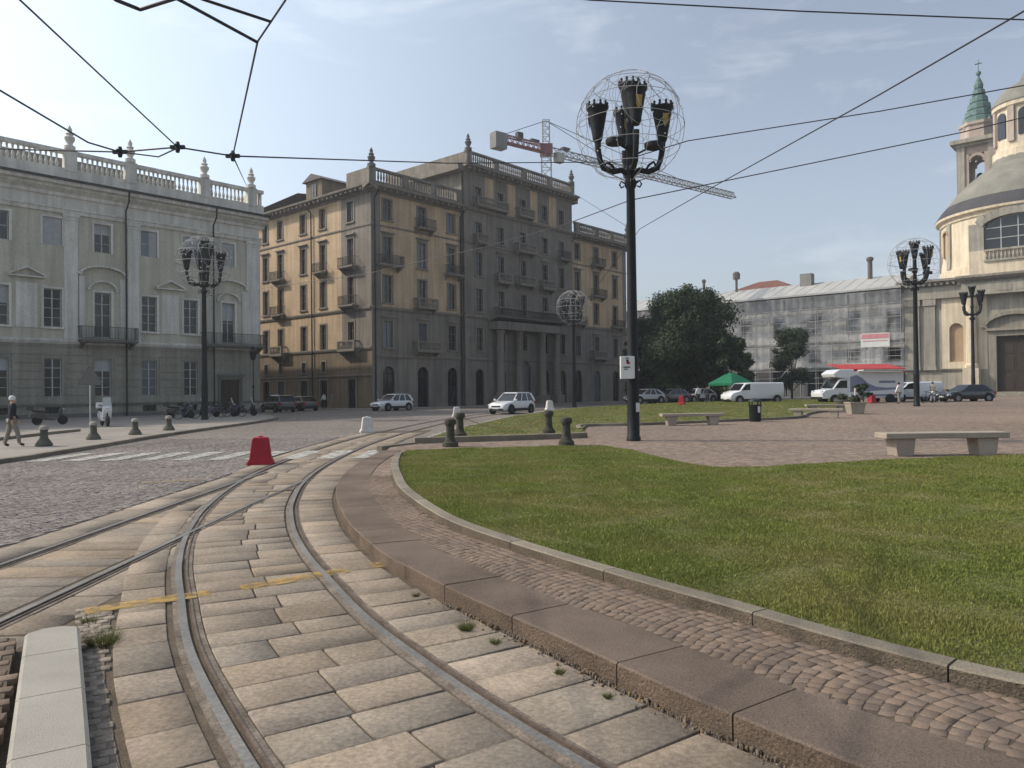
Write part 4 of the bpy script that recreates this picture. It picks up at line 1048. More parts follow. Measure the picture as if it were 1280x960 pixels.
bt = thing('bell_tower', 'slim pink and cream bell tower with a ringed green copper spire', 'bell tower', CHURCH + UD * 26 - VD * (-6.6) - Vector((0, 0, 1.7)), ROT_CH)
# placed behind the dome, base hidden by the church roof
hw = 3.0
b = MB(); b.box(-hw, hw, -hw, hw, 0, 37.0); b.build('shaft', 'tower_pink', bt)
b = MB()
for s in (-1, 1):
    for q in (-1, 1): b.box(s * hw - .5 * (s > 0) * 2 + .0 if False else (s * (hw - .55) - .62), s * (hw - .55) + .62, q * (hw - .55) - .62, q * (hw - .55) + .62, 37, 46); b.cut()
b.build_each('corner_pier', 'church_trim', bt)
b = MB(); b.box(-hw + .5, hw - .5, -hw + .4, hw - .4, 36.9, 38.4); b.cut(); b.box(-hw + .5, hw - .5, -hw + .4, hw - .4, 44.6, 46)
b.build_each('belfry', 'tower_pink', bt)
for r_ in (0, PI / 2):
    b = MB()
    for s in (-1, 1):
        pts = [(-1.25 * math.cos(PI * i / 10), 43.2 + 1.25 * math.sin(PI * i / 10)) for i in range(11)]
        for p, q in zip(pts[:-1], pts[1:]): b.bar((p[0], s * (hw - .5), p[1]), (q[0], s * (hw - .5), q[1]), .7, .5)
        b.box(-hw + 1, -1.2, s * (hw - .5) - .35, s * (hw - .5) + .35, 38.4, 44.6); b.box(1.2, hw - 1, s * (hw - .5) - .35, s * (hw - .5) + .35, 38.4, 44.6); b.cut()
    b.build_each('belfry_arch', 'tower_pink', bt, rz=r_)
MB().lathe([(.95, 0), (.85, .2), (.6, .7), (.5, 1.2), (.15, 1.45)], (0, 0, 40.2), 12).build('bell', 'iron', bt, smooth=True)
b = MB(); b.box(-hw - .3, hw + .3, -hw - .3, hw + .3, 46, 46.5); b.box(-hw - .95, hw + .95, -hw - .95, hw + .95, 46.5, 47.2); b.cut(); b.box(-hw - .6, hw + .6, -hw - .6, hw + .6, 35.6, 36.4); b.build_each('cornice', 'church_trim', bt)
b = MB(); b.lathe([(3.1, 47.2), (3.0, 49.6), (3.3, 49.8), (3.3, 50.3)], (0, 0, 0), 8, ph=PI / 8); b.build('attic', 'tower_pink', bt)
b = MB()
for k in range(4): b.lathe([(.4, 0), (.5, .5), (.25, .9), (.35, 1.3), (0, 2)], (2.5 * math.cos(PI / 4 + k * PI / 2), 2.5 * math.sin(PI / 4 + k * PI / 2), 49.2), 8); b.cut()
b.build_each('pinnacle', 'church_trim', bt)
prof = []; z = 50.3; r_ = 2.75
for k in range(5):
    prof += [(r_, z), (r_ - .12, z + .95), (r_ - .62, z + 1.25)]; z += 1.3; r_ -= .42
prof += [(.7, z), (.75, z + .6), (.3, z + 1.8), (.15, z + 2.2), (.42, z + 2.6), (.42, z + 2.9), (.06, z + 3.3), (.05, z + 5.2)]
MB().lathe(prof, (0, 0, 0), 12).build('spire', 'copper_green', bt)
b = MB(); b.box(-.55, .55, -.05, .05, z + 4.4, z + 4.55); b.build('cross', 'iron', bt)

cv = thing('convent', 'long grey three storey convent wing with a pale sheet roof behind scaffolding', 'building', CHURCH, ROT_CH)
cx0, cx1 = -75.0, -12.9
cw = [-14.3, -20.6, -26.9, -33.05, -39.2, -45.4, -51.6, -57.8, -64, -70.2]
hc = []
for c in cw: hc += [(c - 1.0, c + 1.0, 10.8, 14.2), (c - .85, c + .85, 6.2, 8.0), (c - 1.3, c + 1.3, .3, 4.6)]
facade(cv, cx0, cx1, 0, 17.3, hc, ['convent_wall', 'stone_grey_dark'], lambda x, z: 1 if z < 5.2 else 0, zb=(5.2,))
b = MB(); b.box(cx0, cx1, .3, 14, 0, 17.29); b.build('rear_wall', 'convent_wall', cv)
for c in cw:
    window(cv, FR, c, 10.8, 14.2, 2.0, 'frame_wood', 'stone_trim', rows=3); window(cv, FR, c, 6.2, 8.0, 1.7, 'frame_wood', 'stone_trim', rows=2); window(cv, FR, c, .3, 4.6, 2.6, 'iron', None, rows=3)
b = MB(); b.add([(cx0, -1.6, 17.7), (cx1, -1.6, 17.7), (cx1, 7, 20.6), (cx0, 7, 20.6), (cx0, 14.5, 17.7), (cx1, 14.5, 17.7)], [(0, 1, 2, 3), (3, 2, 5, 4), (0, 3, 4), (1, 5, 2)])
b.box(cx0, cx1, -1.62, -1.4, 17.4, 17.695)
for i in range(31): b.bar((cx0 + 1 + i * 2, -1.5, 17.74), (cx0 + 1 + i * 2, 6.9, 20.60), .05, .05)
b.build('roof', 'sheet_roof', cv)
b = MB(); b.ext_x(cornice_prof(.6, 16.6, .7), cx0, cx1).cut(); b.ext_x([(.02, 9.2), (-.2, 9.2), (-.2, 9.45), (.02, 9.5)], cx0, cx1); b.build_each('cornice', 'stone_trim', cv)
b = MB(); b.box(-31.2, -29.2, 5, 6.6, 19, 22.2); b.build('chimney', 'concrete', cv)
for x, z1_, r_ in ((-50.5, 22.8, .28), (-19.6, 23.4, .4)):
    MB().lathe([(r_, 0), (r_, z1_ - 19.6), (r_ * 1.5, z1_ - 19.4), (r_ * 1.5, z1_ - 19.0), (r_ * .6, z1_ - 18.8)], (x, 6, 19.4), 8).build('chimney', 'roof_dark', cv)
MB().lathe([(.25, 0), (.25, 3.2), (.7, 3.3), (.75, 4.3), (.4, 4.7)], (-43.7, 6, 19.4), 8).build('chimney', 'roof_dark', cv)

sf = thing('scaffolding', 'steel tube scaffolding with grey netting across the convent front', 'scaffolding', CHURCH, ROT_CH)
b = MB()
xs = np.arange(-66, -12.8, 2.65)
for x in xs:
    for y in (-1.5, -.5): b.tube([(x, y, .3), (x, y, 17.2)], .035, 6)
for z in (2.5, 4.6, 6.7, 8.8, 10.9, 13, 15.1): b.tube([(xs[0], -1.5, z + .9), (xs[-1], -1.5, z + .9)], .03, 6); b.tube([(xs[0], -1.5, z), (xs[-1], -1.5, z)], .035, 6)
for i in range(0, len(xs) - 1, 3): b.tube([(xs[i], -1.55, .4), (xs[i + 1], -1.55, 4.6)], .035, 6); b.tube([(xs[i], -1.55, 8.8), (xs[i + 1], -1.55, 13)], .035, 6)
b.build('tube_frame', 'steel_tube', sf)
b = MB()
for z in (4.6, 8.8, 13, 15.1): b.box(xs[0], xs[-1], -1.45, -.55, z - .06, z)
b.build('deck', 'deck_board', sf)
b = MB()
for i in range(len(xs) - 1):
    n = 6
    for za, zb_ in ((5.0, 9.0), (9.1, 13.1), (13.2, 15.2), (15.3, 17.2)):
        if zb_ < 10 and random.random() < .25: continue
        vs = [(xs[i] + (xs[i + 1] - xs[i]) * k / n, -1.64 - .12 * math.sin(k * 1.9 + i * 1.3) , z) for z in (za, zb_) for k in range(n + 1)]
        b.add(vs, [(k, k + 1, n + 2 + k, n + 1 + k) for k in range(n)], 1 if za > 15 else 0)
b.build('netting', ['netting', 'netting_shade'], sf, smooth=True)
sg = thing('banner', 'pink and white banner hung on the scaffolding', 'banner', CHURCH, ROT_CH)
b = MB(); b.box(-18.9, -14.6, -1.8, -1.72, 8.2, 10.4); b.build('board', 'plate_white', sg)
dm('banner_pink', (.5, .22, .24), .7, .12, 2)
b = MB(); b.box(-18.8, -14.7, -1.82, -1.801, 9.55, 10.3); b.box(-18.6, -14.9, -1.822, -1.801, 9.1, 9.25); b.build('stripe', 'banner_pink', sg)
rh = thing('house', 'red tiled hipped roof house rising behind the convent roof', 'building', CHURCH + UD * 24 - VD * (-45), ROT_CH)
b = MB(); b.box(-8, 8, -6, 6, 0, 21.2); b.build('wall', 'convent_wall', rh)
b = MB(); hip_roof(b, -8, 8, -6, 6, 21.2, 24.3, .6); b.build('roof', 'roof_tile', rh)

# ================================================================== tower crane
def lattice(b, a, c, w, n, m=0, tri=False):
    a = Vector(a); c = Vector(c); d = (c - a).normalized(); up = Vector((0, 0, 1)) if abs(d.z) < .9 else Vector((1, 0, 0))
    x = d.cross(up).normalized() * w / 2; y = x.cross(d).normalized() * w / 2
    cr = [x - y, -x - y, y * 1.0] if tri else [x + y, x - y, -x - y, -x + y]
    for k in cr: b.bar(a + k, c + k, .16, m=m)
    for i in range(n):
        p = a + (c - a) * i / n; q = a + (c - a) * (i + 1) / n
        for j in range(len(cr)):
            k1, k2 = cr[j], cr[(j + 1) % len(cr)]; b.bar(p + k1, q + k2, .09, m=m); b.bar(q + k1, q + k2, .09, m=m)
mast = dep(684, 300, 136); mast.z = 0
tip = dep(917, 246, 171); top = dep(684, 187, 136)
crn = thing('tower_crane', 'red and white tower crane rising behind the apartment block', 'crane', mast)
jd = Vector((tip.x - mast.x, tip.y - mast.y, 0)).normalized(); jl = Vector((tip.x - mast.x, tip.y - mast.y, 0)).length; zh = top.z
b = MB(); lattice(b, (0, 0, 0), (0, 0, zh), 1.7, 26); b.build('mast', 'crane_white', crn)
b = MB(); lattice(b, (0, 0, zh), (0, 0, zh + 5.2), 1.2, 4); b.build('tower_head', 'crane_white', crn)
b = MB(); lattice(b, jd * 1.5 + Vector((0, 0, zh)), jd * jl + Vector((0, 0, zh + .3)), 1.3, 34, tri=True); b.build('jib', 'concrete', crn)
b = MB(); lattice(b, -jd * 1 + Vector((0, 0, zh)), -jd * 10.5 + Vector((0, 0, zh)), 1.2, 8); b.bar(-jd * .5 + Vector((0, 0, zh - .6)), -jd * 10 + Vector((0, 0, zh - .6)), 1.0, .3); b.box(-1.1, 1.1, -1.1, 1.1, zh - 1, zh + .8); b.build('counter_jib', 'crane_red', crn)
b = MB(); b.bar(-jd * 9.6 + Vector((0, 0, zh - .6)), -jd * 12.0 + Vector((0, 0, zh - .6)), 1.7, 2.7); b.build('counterweight', 'concrete', crn)
b = MB(); b.bar(jd * 1.0 + Vector((.9, 0, zh - 1.2)), jd * 2.6 + Vector((.9, 0, zh - 1.2)), 1.2, 1.7); b.build('cab', 'crane_white', crn)
b = MB()
for a, c in (((0, 0, zh + 5.2), -jd * 10 + Vector((0, 0, zh + .6))), ((0, 0, zh + 5.2), jd * jl * .32 + Vector((0, 0, zh + .7))), ((0, 0, zh + 5.2), jd * jl * .68 + Vector((0, 0, zh + .7)))): b.tube([a, c], .06, 5)
b.build('tie_bar', 'wire', crn)
b = MB(); b.bar(jd * 3.8 + Vector((0, 0, zh + 1.0)), jd * 5.5 + Vector((0, 0, zh + 1.0)), .9, .35).cut(); b.bar(-jd * 6.8 + Vector((0, 0, zh + 1.2)), -jd * 5.6 + Vector((0, 0, zh + 1.2)), .8, 1.2).cut(); b.bar(-jd * 3.6 + Vector((0, 0, zh + 1.1)), -jd * 1.8 + Vector((0, 0, zh + 1.1)), .6, .35); b.build_each('winch', 'iron', crn)

# ================================================================== big street lamps
def make_lamp(label, loc, globe=True, rz=0, scale=1, detail=True):
    t = thing('street_lamp', label, 'street lamp', loc, rz, 'tall cast iron lamps around the square')
    b = MB(); b.lathe([(.235, 0), (.235, .12), (.205, .16), (.2, .9), (.195, 2.2), (.21, 2.26), (.185, 2.36), (.16, 5), (.14, 8.35), (.2, 8.45), (.2, 8.6), (.13, 8.75), (.15, 9.0)], n=16)
    b.build('pole', 'lamp_iron', t, smooth=True)
    b = MB()
    for k in range(4):
        a = k * PI / 2; c, s = math.cos(a), math.sin(a)
        pts = [(r * c, r * s, z) for r, z in ((.14, 8.5), (.3, 8.62), (.36, 8.5), (.3, 8.4), (.22, 8.45))]; b.tube(pts, .03, 5)
    b.build('scroll', 'lamp_iron', t, smooth=True)
    mb = MB(); mb.lathe([(.11, -.2), (.16, -.1), (.18, .05), (.24, .38), (.3, .7), (.31, .72), (.31, .84), (.37, .9), (.38, .97), (.28, .97)], n=12)
    for k in range(10): mb.lathe([(.05, 0), (.05, .06), (.03, .1), (.05, .15), (0, .2)], (.33 * math.cos(k * PI / 5), .33 * math.sin(k * PI / 5), .95), 6)
    cup = mb.mesh('lantern', 'lamp_iron', True)
    em = MB(); em.add([(-.09, -.268, .38), (.09, -.268, .38), (.11, -.31, .67), (-.11, -.31, .67), (0, -.245, .24)], [(0, 1, 2, 3), (0, 4, 1)]); em = em.mesh('emblem', 'emblem_gold')
    for k in range(4):
        a = k * PI / 2 + .12; c, s = math.cos(a), math.sin(a); R_ = 1.08
        b = MB(); b.tube([(r * c, r * s, z) for r, z in ((.12, 8.85), (.3, 8.98), (.6, 8.92), (.9, 9.05), (1.0, 9.3), (1.06, 9.6), (R_, 9.95))], [.09, .1, .1, .1, .09, .1, .11], 8)
        b.tube([(r * c, r * s, z) for r, z in ((.5, 8.95), (.62, 9.15), (.78, 9.25), (.85, 9.12), (.78, 9.05))], .045, 6)
        arm = b.build('arm', 'lamp_iron', t, smooth=True)
        zc = 10.1 if k % 2 == 0 else 10.3
        l = link('lantern', cup, arm, (R_ * c, R_ * s, zc))
        if detail: link('emblem', em, l, (0, 0, 0), (a + 1.2) if k == 2 else .3)
    MB().lathe([(.15, 8.9), (.13, 9.6), (.2, 9.75), (.14, 9.9), (.13, 10.7)], n=12).build('stem', 'lamp_iron', t, smooth=True)
    link('lantern', cup, t, (0, 0, 10.85))
    if detail:
        for x, y, z in ((-.5, -.35, 9.75), (.75, -.4, 9.55)):
            b = MB(); b.lathe([(.3, 0), (.32, .05), (.32, .16), (.1, .22)], (x, y, z), 10); b.bar((x, y, z + .1), (x * .2, y * .2, z - .1), .05); b.build('floodlight', 'trim_black', t, smooth=True)
    if globe:
        gw = .011 if detail else .02
        b = MB(); gc, gr = 10.4, 1.78
        for lat in (-50, -25, 0, 25, 48, 68):
            q = math.radians(lat); b.tube([(gr * math.cos(q) * math.cos(a), gr * math.cos(q) * math.sin(a), gc + gr * math.sin(q)) for a in np.linspace(0, 2 * PI, 32, endpoint=False)], gw, 4, closed=True)
        for k in range(10):
            a = k * 2 * PI / 10; b.tube([(gr * math.cos(q) * math.cos(a), gr * math.cos(q) * math.sin(a), gc + gr * math.sin(q)) for q in np.radians(np.linspace(-60, 68, 16))], gw * .8, 4)
        rr = random.Random(3)
        for k in range(16):                                     # wound light strings
            th, ph = rr.uniform(0, 2 * PI), rr.uniform(-.5, 1.1); r0 = rr.uniform(.3, .6); n = Vector((math.cos(ph) * math.cos(th), math.cos(ph) * math.sin(th), math.sin(ph)))
            x = n.orthogonal().normalized(); y = n.cross(x)
            b.tube([Vector((0, 0, gc)) + (n + (x * math.cos(a) + y * math.sin(a)) * r0).normalized() * gr for a in np.linspace(0, 2 * PI, 18, endpoint=False)], gw * .65, 4, closed=True)
        for k in range(4):
            a = k * PI / 2 + .4; b.tube([(.15 * math.cos(a), .15 * math.sin(a), 8.6), (gr * .5 * math.cos(a), gr * .5 * math.sin(a), gc - gr * .87)], .02, 5)
        for k in range(70):
            th, ph = rr.uniform(0, 2 * PI), rr.uniform(-.7, 1.15)
            b.lathe([(0, -2.5 * gw), (2.5 * gw, 0), (0, 2.5 * gw)], (gr * math.cos(ph) * math.cos(th), gr * math.cos(ph) * math.sin(th), gc + gr * math.sin(ph)), 5, m=1)
        b.build('wire_globe', ['globe_wire', 'plate_white'], t)
    t.scale = (scale,) * 3
    return t
pz = lambda p, z=.14: Vector((p.x, p.y, z + float(rise(p.x, p.y))))
lm_main = at(792, 551, .14)
LAMP = make_lamp('tall black lamp with wire globe and white notice box, nearest to the lawn', lm_main, True, -.1)
make_lamp('tall black lamp with wire globe on the pavement before the pale palace', dep(256, 524, 50.5), True, .5, detail=False)
ll = [o for o in COL.objects if o.name.startswith('street_lamp')][-1]; ll.location.z = .12
pr = dep(1146, 508, 55); make_lamp('tall black lamp with wire globe between the white vans and the church', pz(pr), True, .3)
pm = dep(718, 507, 79); make_lamp('tall black lamp with wire globe in front of the apartment block portal', Vector((pm.x, pm.y, .02)), True, .7, detail=False)
pf = dep(1217, 500, 76); make_lamp('black lamp without a globe behind the dark car before the church', pz(pf, .1), False, .2, .95, detail=False)

nb = thing('notice_box', 'white notice box strapped to the nearest lamp pole', 'sign', lm_main + Vector((-.24, -.16, 2.05)))
b = MB(); b.box(-.21, .19, -.2, .0, 0, .74); b.box(.19, .25, -.19, .02, .01, .73); b.build('casing', 'plate_white', nb, bevel=.01)
b = MB(); b.box(-.03, .05, -.206, -.201, .56, .63); b.box(-.12, .1, -.206, -.201, .36, .40); b.box(-.1, .02, -.206, -.201, .3, .33); b.box(-.06, .06, -.206, -.201, .66, .69)
b.build('printed_mark', 'trim_black', nb)
b = MB(); b.box(-.02, .09, -.208, -.2065, .48, .56); b.build('printed_mark', 'plastic_red', nb)
b = MB(); b.box(.1, .2, -.05, .1, -.08, -.01); b.box(-.2, .2, .0, .03, .3, .36); b.build('strap', 'iron', nb)
b = MB(); b.lathe([(.208, 1.0), (.207, 1.28)], (0, 0, 0), 16); b.v = [v for v in b.v]; 
st = MB()
st.add([(.215 * math.cos(a), .215 * math.sin(a), z) for z in (.96, 1.26) for a in (-1.2, -.9, -.6, -.3)], [(i, i + 1, i + 5, i + 4) for i in range(3)])
st.build('sticker', 'plate_white', LAMP)
sl = thing('lantern_post', 'slim old style lantern post at the corner of the pale palace', 'street lamp', dep(317, 518, 66) )
sl.location.z = .12
b = MB(); b.lathe([(.16, 0), (.14, .6), (.07, .7), (.06, 2.2), (.14, 2.25), (.14, 2.32), (.05, 2.4), (.045, 4.6)], n=8); b.build('pole', 'lamp_iron', sl)
b = MB(); b.lathe([(.1, 4.6), (.22, 4.7), (.3, 5.25), (.34, 5.3), (.1, 5.6), (.05, 5.8)], n=6); b.build('lantern', 'lamp_iron', sl)

# ================================================================== overhead wires
def wire(label, pts, r=.014, extra=None, cat='cable', sag=0):
    def off(p):
        q = p - EYE; d = q.dot(FW); return d < .5 or abs(q.dot(CR) / d) > .674 or q.dot(CU) / d > .506
    if off(pts[0]): pts = [pts[0] + (pts[0] - pts[1]).normalized() * 9] + list(pts)
    if off(pts[-1]): pts = list(pts) + [pts[-1] + (pts[-1] - pts[-2]).normalized() * 9]
    P = []
    for a, c in zip(pts[:-1], pts[1:]):
        n = 8
        for i in range(n):
            t_ = i / n; p = a.lerp(c, t_); P.append(p - Vector((0, 0, sag * 4 * t_ * (1 - t_))))
    P.append(pts[-1]); b = MB(); b.tube(P, r, 6); o = tag(b.build('overhead_wire', 'wire', smooth=True), label, cat, 'tram overhead wires')
    return o
Z = 6.0
A1 = [at(-60, -60, Z), at(25, 0, Z), at(222, 184, Z)]
wire('contact wire running down from the top left corner to the insulator beside the finials', A1, .011)
wire('contact wire over the curved track, dropping from the top edge past two steady rods', [at(375, -40, Z), at(357, 0, Z), at(322, 52, Z), at(291, 195, Z), ], .012)
wire('short wire dropping from the span wire to the palace corner finial', [at(291, 195, Z), dep(310, 236, 69.3)], .014)
wire('wire sloping from the left edge down to the span wire above the palace roof', [at(-60, 75, Z), at(0, 113, Z), at(110, 178, Z), at(150, 190, Z)], .014)
spn = [dep(-80, 182, 13.5), dep(30, 187, 13.4), dep(150, 190, 13.2), dep(222, 184, 13.0), dep(291, 195, 13.4), dep(560, 204, 20), dep(690, 203, 23.4), lm_main + Vector((-.1, 0, 9.25))]
wire('span wire crossing level from the palace to the nearest lamp', spn, .014)
wire('short bridle wire looping below the span wire by the second finial', [dep(150, 190, 13.1), dep(198, 196, 13.1), dep(222, 185, 13.0)], .012)
wire('zigzag steady rod at the top edge left of the lamp', [at(130, -12, Z), at(145, 0, Z), at(175, 12, Z), at(232, -6, Z)], .02)
wire('steady rod reaching from the top edge to the curved contact wire, lower of two', [at(205, -10, Z), at(230, 3, Z), at(322, 53, Z)], .018)
wire('steady rod reaching from the top edge to the curved contact wire, upper of two', [at(240, -6, Z), at(256, 0, Z), at(338, 27, Z)], .016)
wire('wire crossing the top right of the sky almost level', [dep(700, -4, 15), dep(738, 0, 15), dep(1000, 14, 15), dep(1340, 27, 15)], .014)
wire('long wire slanting from the top right corner down to the block', [dep(1330, -15, 14), dep(1100, 118, 20), dep(880, 240, 34), dep(800, 286, 52), pm + Vector((0, 0, 9.4 - pm.z))], .02)
wire('wire rising right from the lamp globe across the bell tower spire', [lm_main + Vector((.1, 0, 9.4)), dep(860, 176, 25), dep(1100, 139, 23), dep(1340, 96, 21)], .017)
wire('wire rising right from the lamp pole to the belfry', [lm_main + Vector((.1, 0, 8.0)), dep(1000, 207, 24), dep(1200, 166, 23), dep(1340, 132, 22)], .017)
wire('wire dropping left from the nearest lamp pole across the block to the palace lamp', [lm_main + Vector((-.1, 0, 7.95)), dep(700, 283, 30), dep(601, 310, 36), dep(460, 342, 43), ll.location + Vector((.1, 0, 8.2))], .016)
wire('thin wire slanting from the raised parapet to the nearest lamp pole', [dep(705, 234, 100), dep(782, 282, 60), dep(786, 285, 30)], .02)
for k, (p, lb) in enumerate(((at(222, 184, Z), 'black insulator clamp where the wires meet above the palace parapet'), (at(291, 195, Z), 'black insulator clamp on the span wire right of the palace finials'), (at(150, 190, Z), 'black insulator clamp beside the second palace finial'))):
    b = MB(); b.bar((-.12, 0, 0), (.12, 0, 0), .05, .06); b.bar((0, -.1, .01), (0, .1, .01), .03); b.lathe([(.03, -.09), (.045, -.03), (.045, .03), (.03, .09)], n=8)
    tag(b.build('insulator', 'iron', None, p), lb, 'insulator', 'wire insulators')

# ================================================================== benches, bollards, barriers, bins
def make_bench(label, loc, rz, L=2.9):
    t = thing('stone_bench', label, 'bench', loc, rz, 'stone benches on the square')
    MB().box(-L / 2, L / 2, -.3, .3, .43, .57).build('seat', 'bench_stone', t, bevel=.02)
    for s in (-1, 1):
        b = MB(); x = s * (L / 2 - .5); b.ext_y([(x - .2, 0), (x + .2, 0), (x + .26, .428), (x - .26, .428)], -.24, .24); b.build('leg', 'bench_stone', t, bevel=.015)
    return t
BN = make_bench('large stone bench behind the near lawn, at the right edge', pz(dep(1177, 571, 18.8)), .02, 3.05)
dup(BN, pz(dep(865, 530, 35.0)), .05, 'stone bench along the far lawn, right of the nearest lamp', scale=.95)
dup(BN, pz(dep(1020, 524, 40.5)), -.5, 'stone bench at the end of the far lawn, in front of the camper van', scale=.88)
dup(BN, pz(dep(1034, 514, 47)), -.1, 'pale stone bench partly hidden behind another bench near the planter', scale=.85)

def lathe_thing(name, label, cat, prof, mname, loc, group, n=14, cap=None):
    t = thing(name, label, cat, loc, 0, group); MB().lathe(prof, n=n).build('shaft', mname, t, smooth=True)
    if cap: MB().lathe(cap[0], n=n).build('cap', cap[1], t, smooth=True)
    return t
bp = [(.27, 0), (.26, .06), (.2, .16), (.13, .26), (.115, .5), (.13, .54)]
lb_ = ['stone bollard nearest to the walking man', 'stone bollard in front of the white scooter', 'stone bollard right of the white scooter', 'smallest stone bollard near the palace lamp']
proto = None
for (x, y), lb in zip(((55, 557), (117, 549), (169, 543), (211, 537.5)), lb_):
    p = at(x, y, .135)
    if proto is None: proto = lathe_thing('bollard', lb, 'bollard', bp, 'bollard_stone', p, 'bollards on the left pavement', cap=([(.15, .54), (.15, .62), (.1, .68), (0, .7)], 'pale_granite'))
    else: dup(proto, p, .3, lb)
bp2 = [(.25, 0), (.24, .12), (.17, .18), (.135, .3), (.125, .62), (.15, .68)]
lb_ = ['dark stone bollard at the tip of the near lawn', 'dark stone bollard just behind another at the lawn tip', 'dark stone bollard under a white barrier on the far lawn', 'dark stone bollard on the path, nearer to the lamp']
proto = None
for (x, y, d_), lb in zip(((563, 558, 23.4), (575, 547, 27.0), (686, 543, 28.5), (708, 557, 23.5)), lb_):
    p = dep(x, y, d_); p.z = .14 if d_ < 26 else .22
    if proto is None: proto = lathe_thing('bollard', lb, 'bollard', bp2, 'bollard_dark', p, 'bollards around the path', cap=([(.18, .68), (.19, .76), (.17, .84), (.08, .88), (0, .885)], 'bollard_dark'))
    else: dup(proto, p, .4, lb)
tp1, tp2 = dep(578, 521, 27.0), dep(684, 522, 28.5)
b = MB(); b.tube([tp1.lerp(tp2, k / 12) - Vector((0, 0, .4 * 4 * (k / 12) * (1 - k / 12))) for k in range(13)], .014, 6)
tag(b.build('rope', 'cloth_tan', smooth=True), 'sagging brown rope strung between two bollards over the far lawn', 'rope')

def make_barrier(label, loc, rz, mname, group):
    t = thing('road_barrier', label, 'barrier', loc, rz, group)
    b = MB()
    prof = [(-.36, 0), (.36, 0), (.36, .08), (.29, .18), (.22, .72), (.18, .76), (-.18, .76), (-.22, .72), (-.29, .18), (-.36, .08)]
    n = len(prof); vs = [(x * .92, y * (.25 - .1 * z / .76), z * .94) for y in (-1, 1) for x, z in prof]
    b.add(vs, [(j, (j + 1) % n, n + (j + 1) % n, n + j) for j in range(n)] + [tuple(range(n))[::-1], tuple(range(n, 2 * n))])
    b.build('body', mname, t, bevel=.025)
    b = MB(); b.lathe([(.06, .70), (.06, .735), (.05, .745)], n=10); b.build('filler_cap', mname, t)
    return t
RB = make_barrier('red plastic barrier on the cobbles beside the tram rails', at(326, 581), .25, 'plastic_red', 'red plastic barriers')
dup(RB, pz(dep(852, 509, 62), .22), 1.2, 'red plastic barrier lying past the far lawn under the big tree')
dup(RB, pz(dep(1090, 504, 64), .14), .4, 'red plastic barrier in front of the camper van')
WB = make_barrier('white plastic barrier standing by the rails beyond the red one', at(459, 541), .3, 'plastic_white', 'white plastic barriers')
p = dep(571, 521, 54); dup(WB, (p.x, p.y, 0), .2, 'white plastic barrier seen just over the pair of bollards')
p = dep(687, 518, 57.5); dup(WB, (p.x, p.y, .2 + float(rise(p.x, p.y))), .3, 'white plastic barrier on the far lawn edge near the white car')

bn = thing('litter_bin', 'dark green litter bin with a white sticker at the far lawn edge', 'litter bin', pz(dep(944, 526, 37.5)))
MB().lathe([(.25, 0), (.28, .05), (.3, .75), (.32, .78), (.32, .84)], n=16).build('body', 'bin_green', bn, smooth=True)
b = MB(); b.lathe([(.33, .98), (.3, 1.06), (.12, 1.14), (0, 1.16)], n=16); [b.bar((.29 * math.cos(a), .29 * math.sin(a), .82), (.29 * math.cos(a), .29 * math.sin(a), 1.0), .05) for a in (.8, 2.4, 3.9, 5.5)]; b.build('lid', 'bin_green', bn, smooth=True)
b = MB(); b.add([(.305 * math.cos(a), .305 * math.sin(a), z) for z in (.45, .8) for a in (-1.45, -1.2, -.95)], [(0, 1, 4, 3), (1, 2, 5, 4)]); b.build('sticker', 'plate_white', bn)

def leaf_cloud(n, clumps, size, flat=.5):
    C = np.array([c[:3] for c in clumps]); Rr = np.array([c[3] for c in clumps]); w = Rr ** 2; idx = rng.choice(len(C), n, p=w / w.sum())
    d = rng.normal(0, 1, (n, 3)); d /= np.linalg.norm(d, axis=1)[:, None]; rad = Rr[idx] * (rng.uniform(.1, 1, n) ** .45 + rng.normal(0, .14, n))
    P = C[idx] + d * rad[:, None] * np.array([1, 1, .8])
    nn = d + rng.normal(0, .6, (n, 3)) + np.array([0, 0, flat]); nn /= np.linalg.norm(nn, axis=1)[:, None]
    t = np.cross(nn, rng.normal(0, 1, (n, 3))); t /= np.linalg.norm(t, axis=1)[:, None]; s = np.cross(nn, t)
    sz = size * rng.uniform(.6, 1.3, n)[:, None]
    V = np.stack([P - t * sz, P - s * sz * .5, P + t * sz, P + s * sz * .5], 1).reshape(-1, 3)
    return V, np.arange(4 * n).reshape(-1, 4)
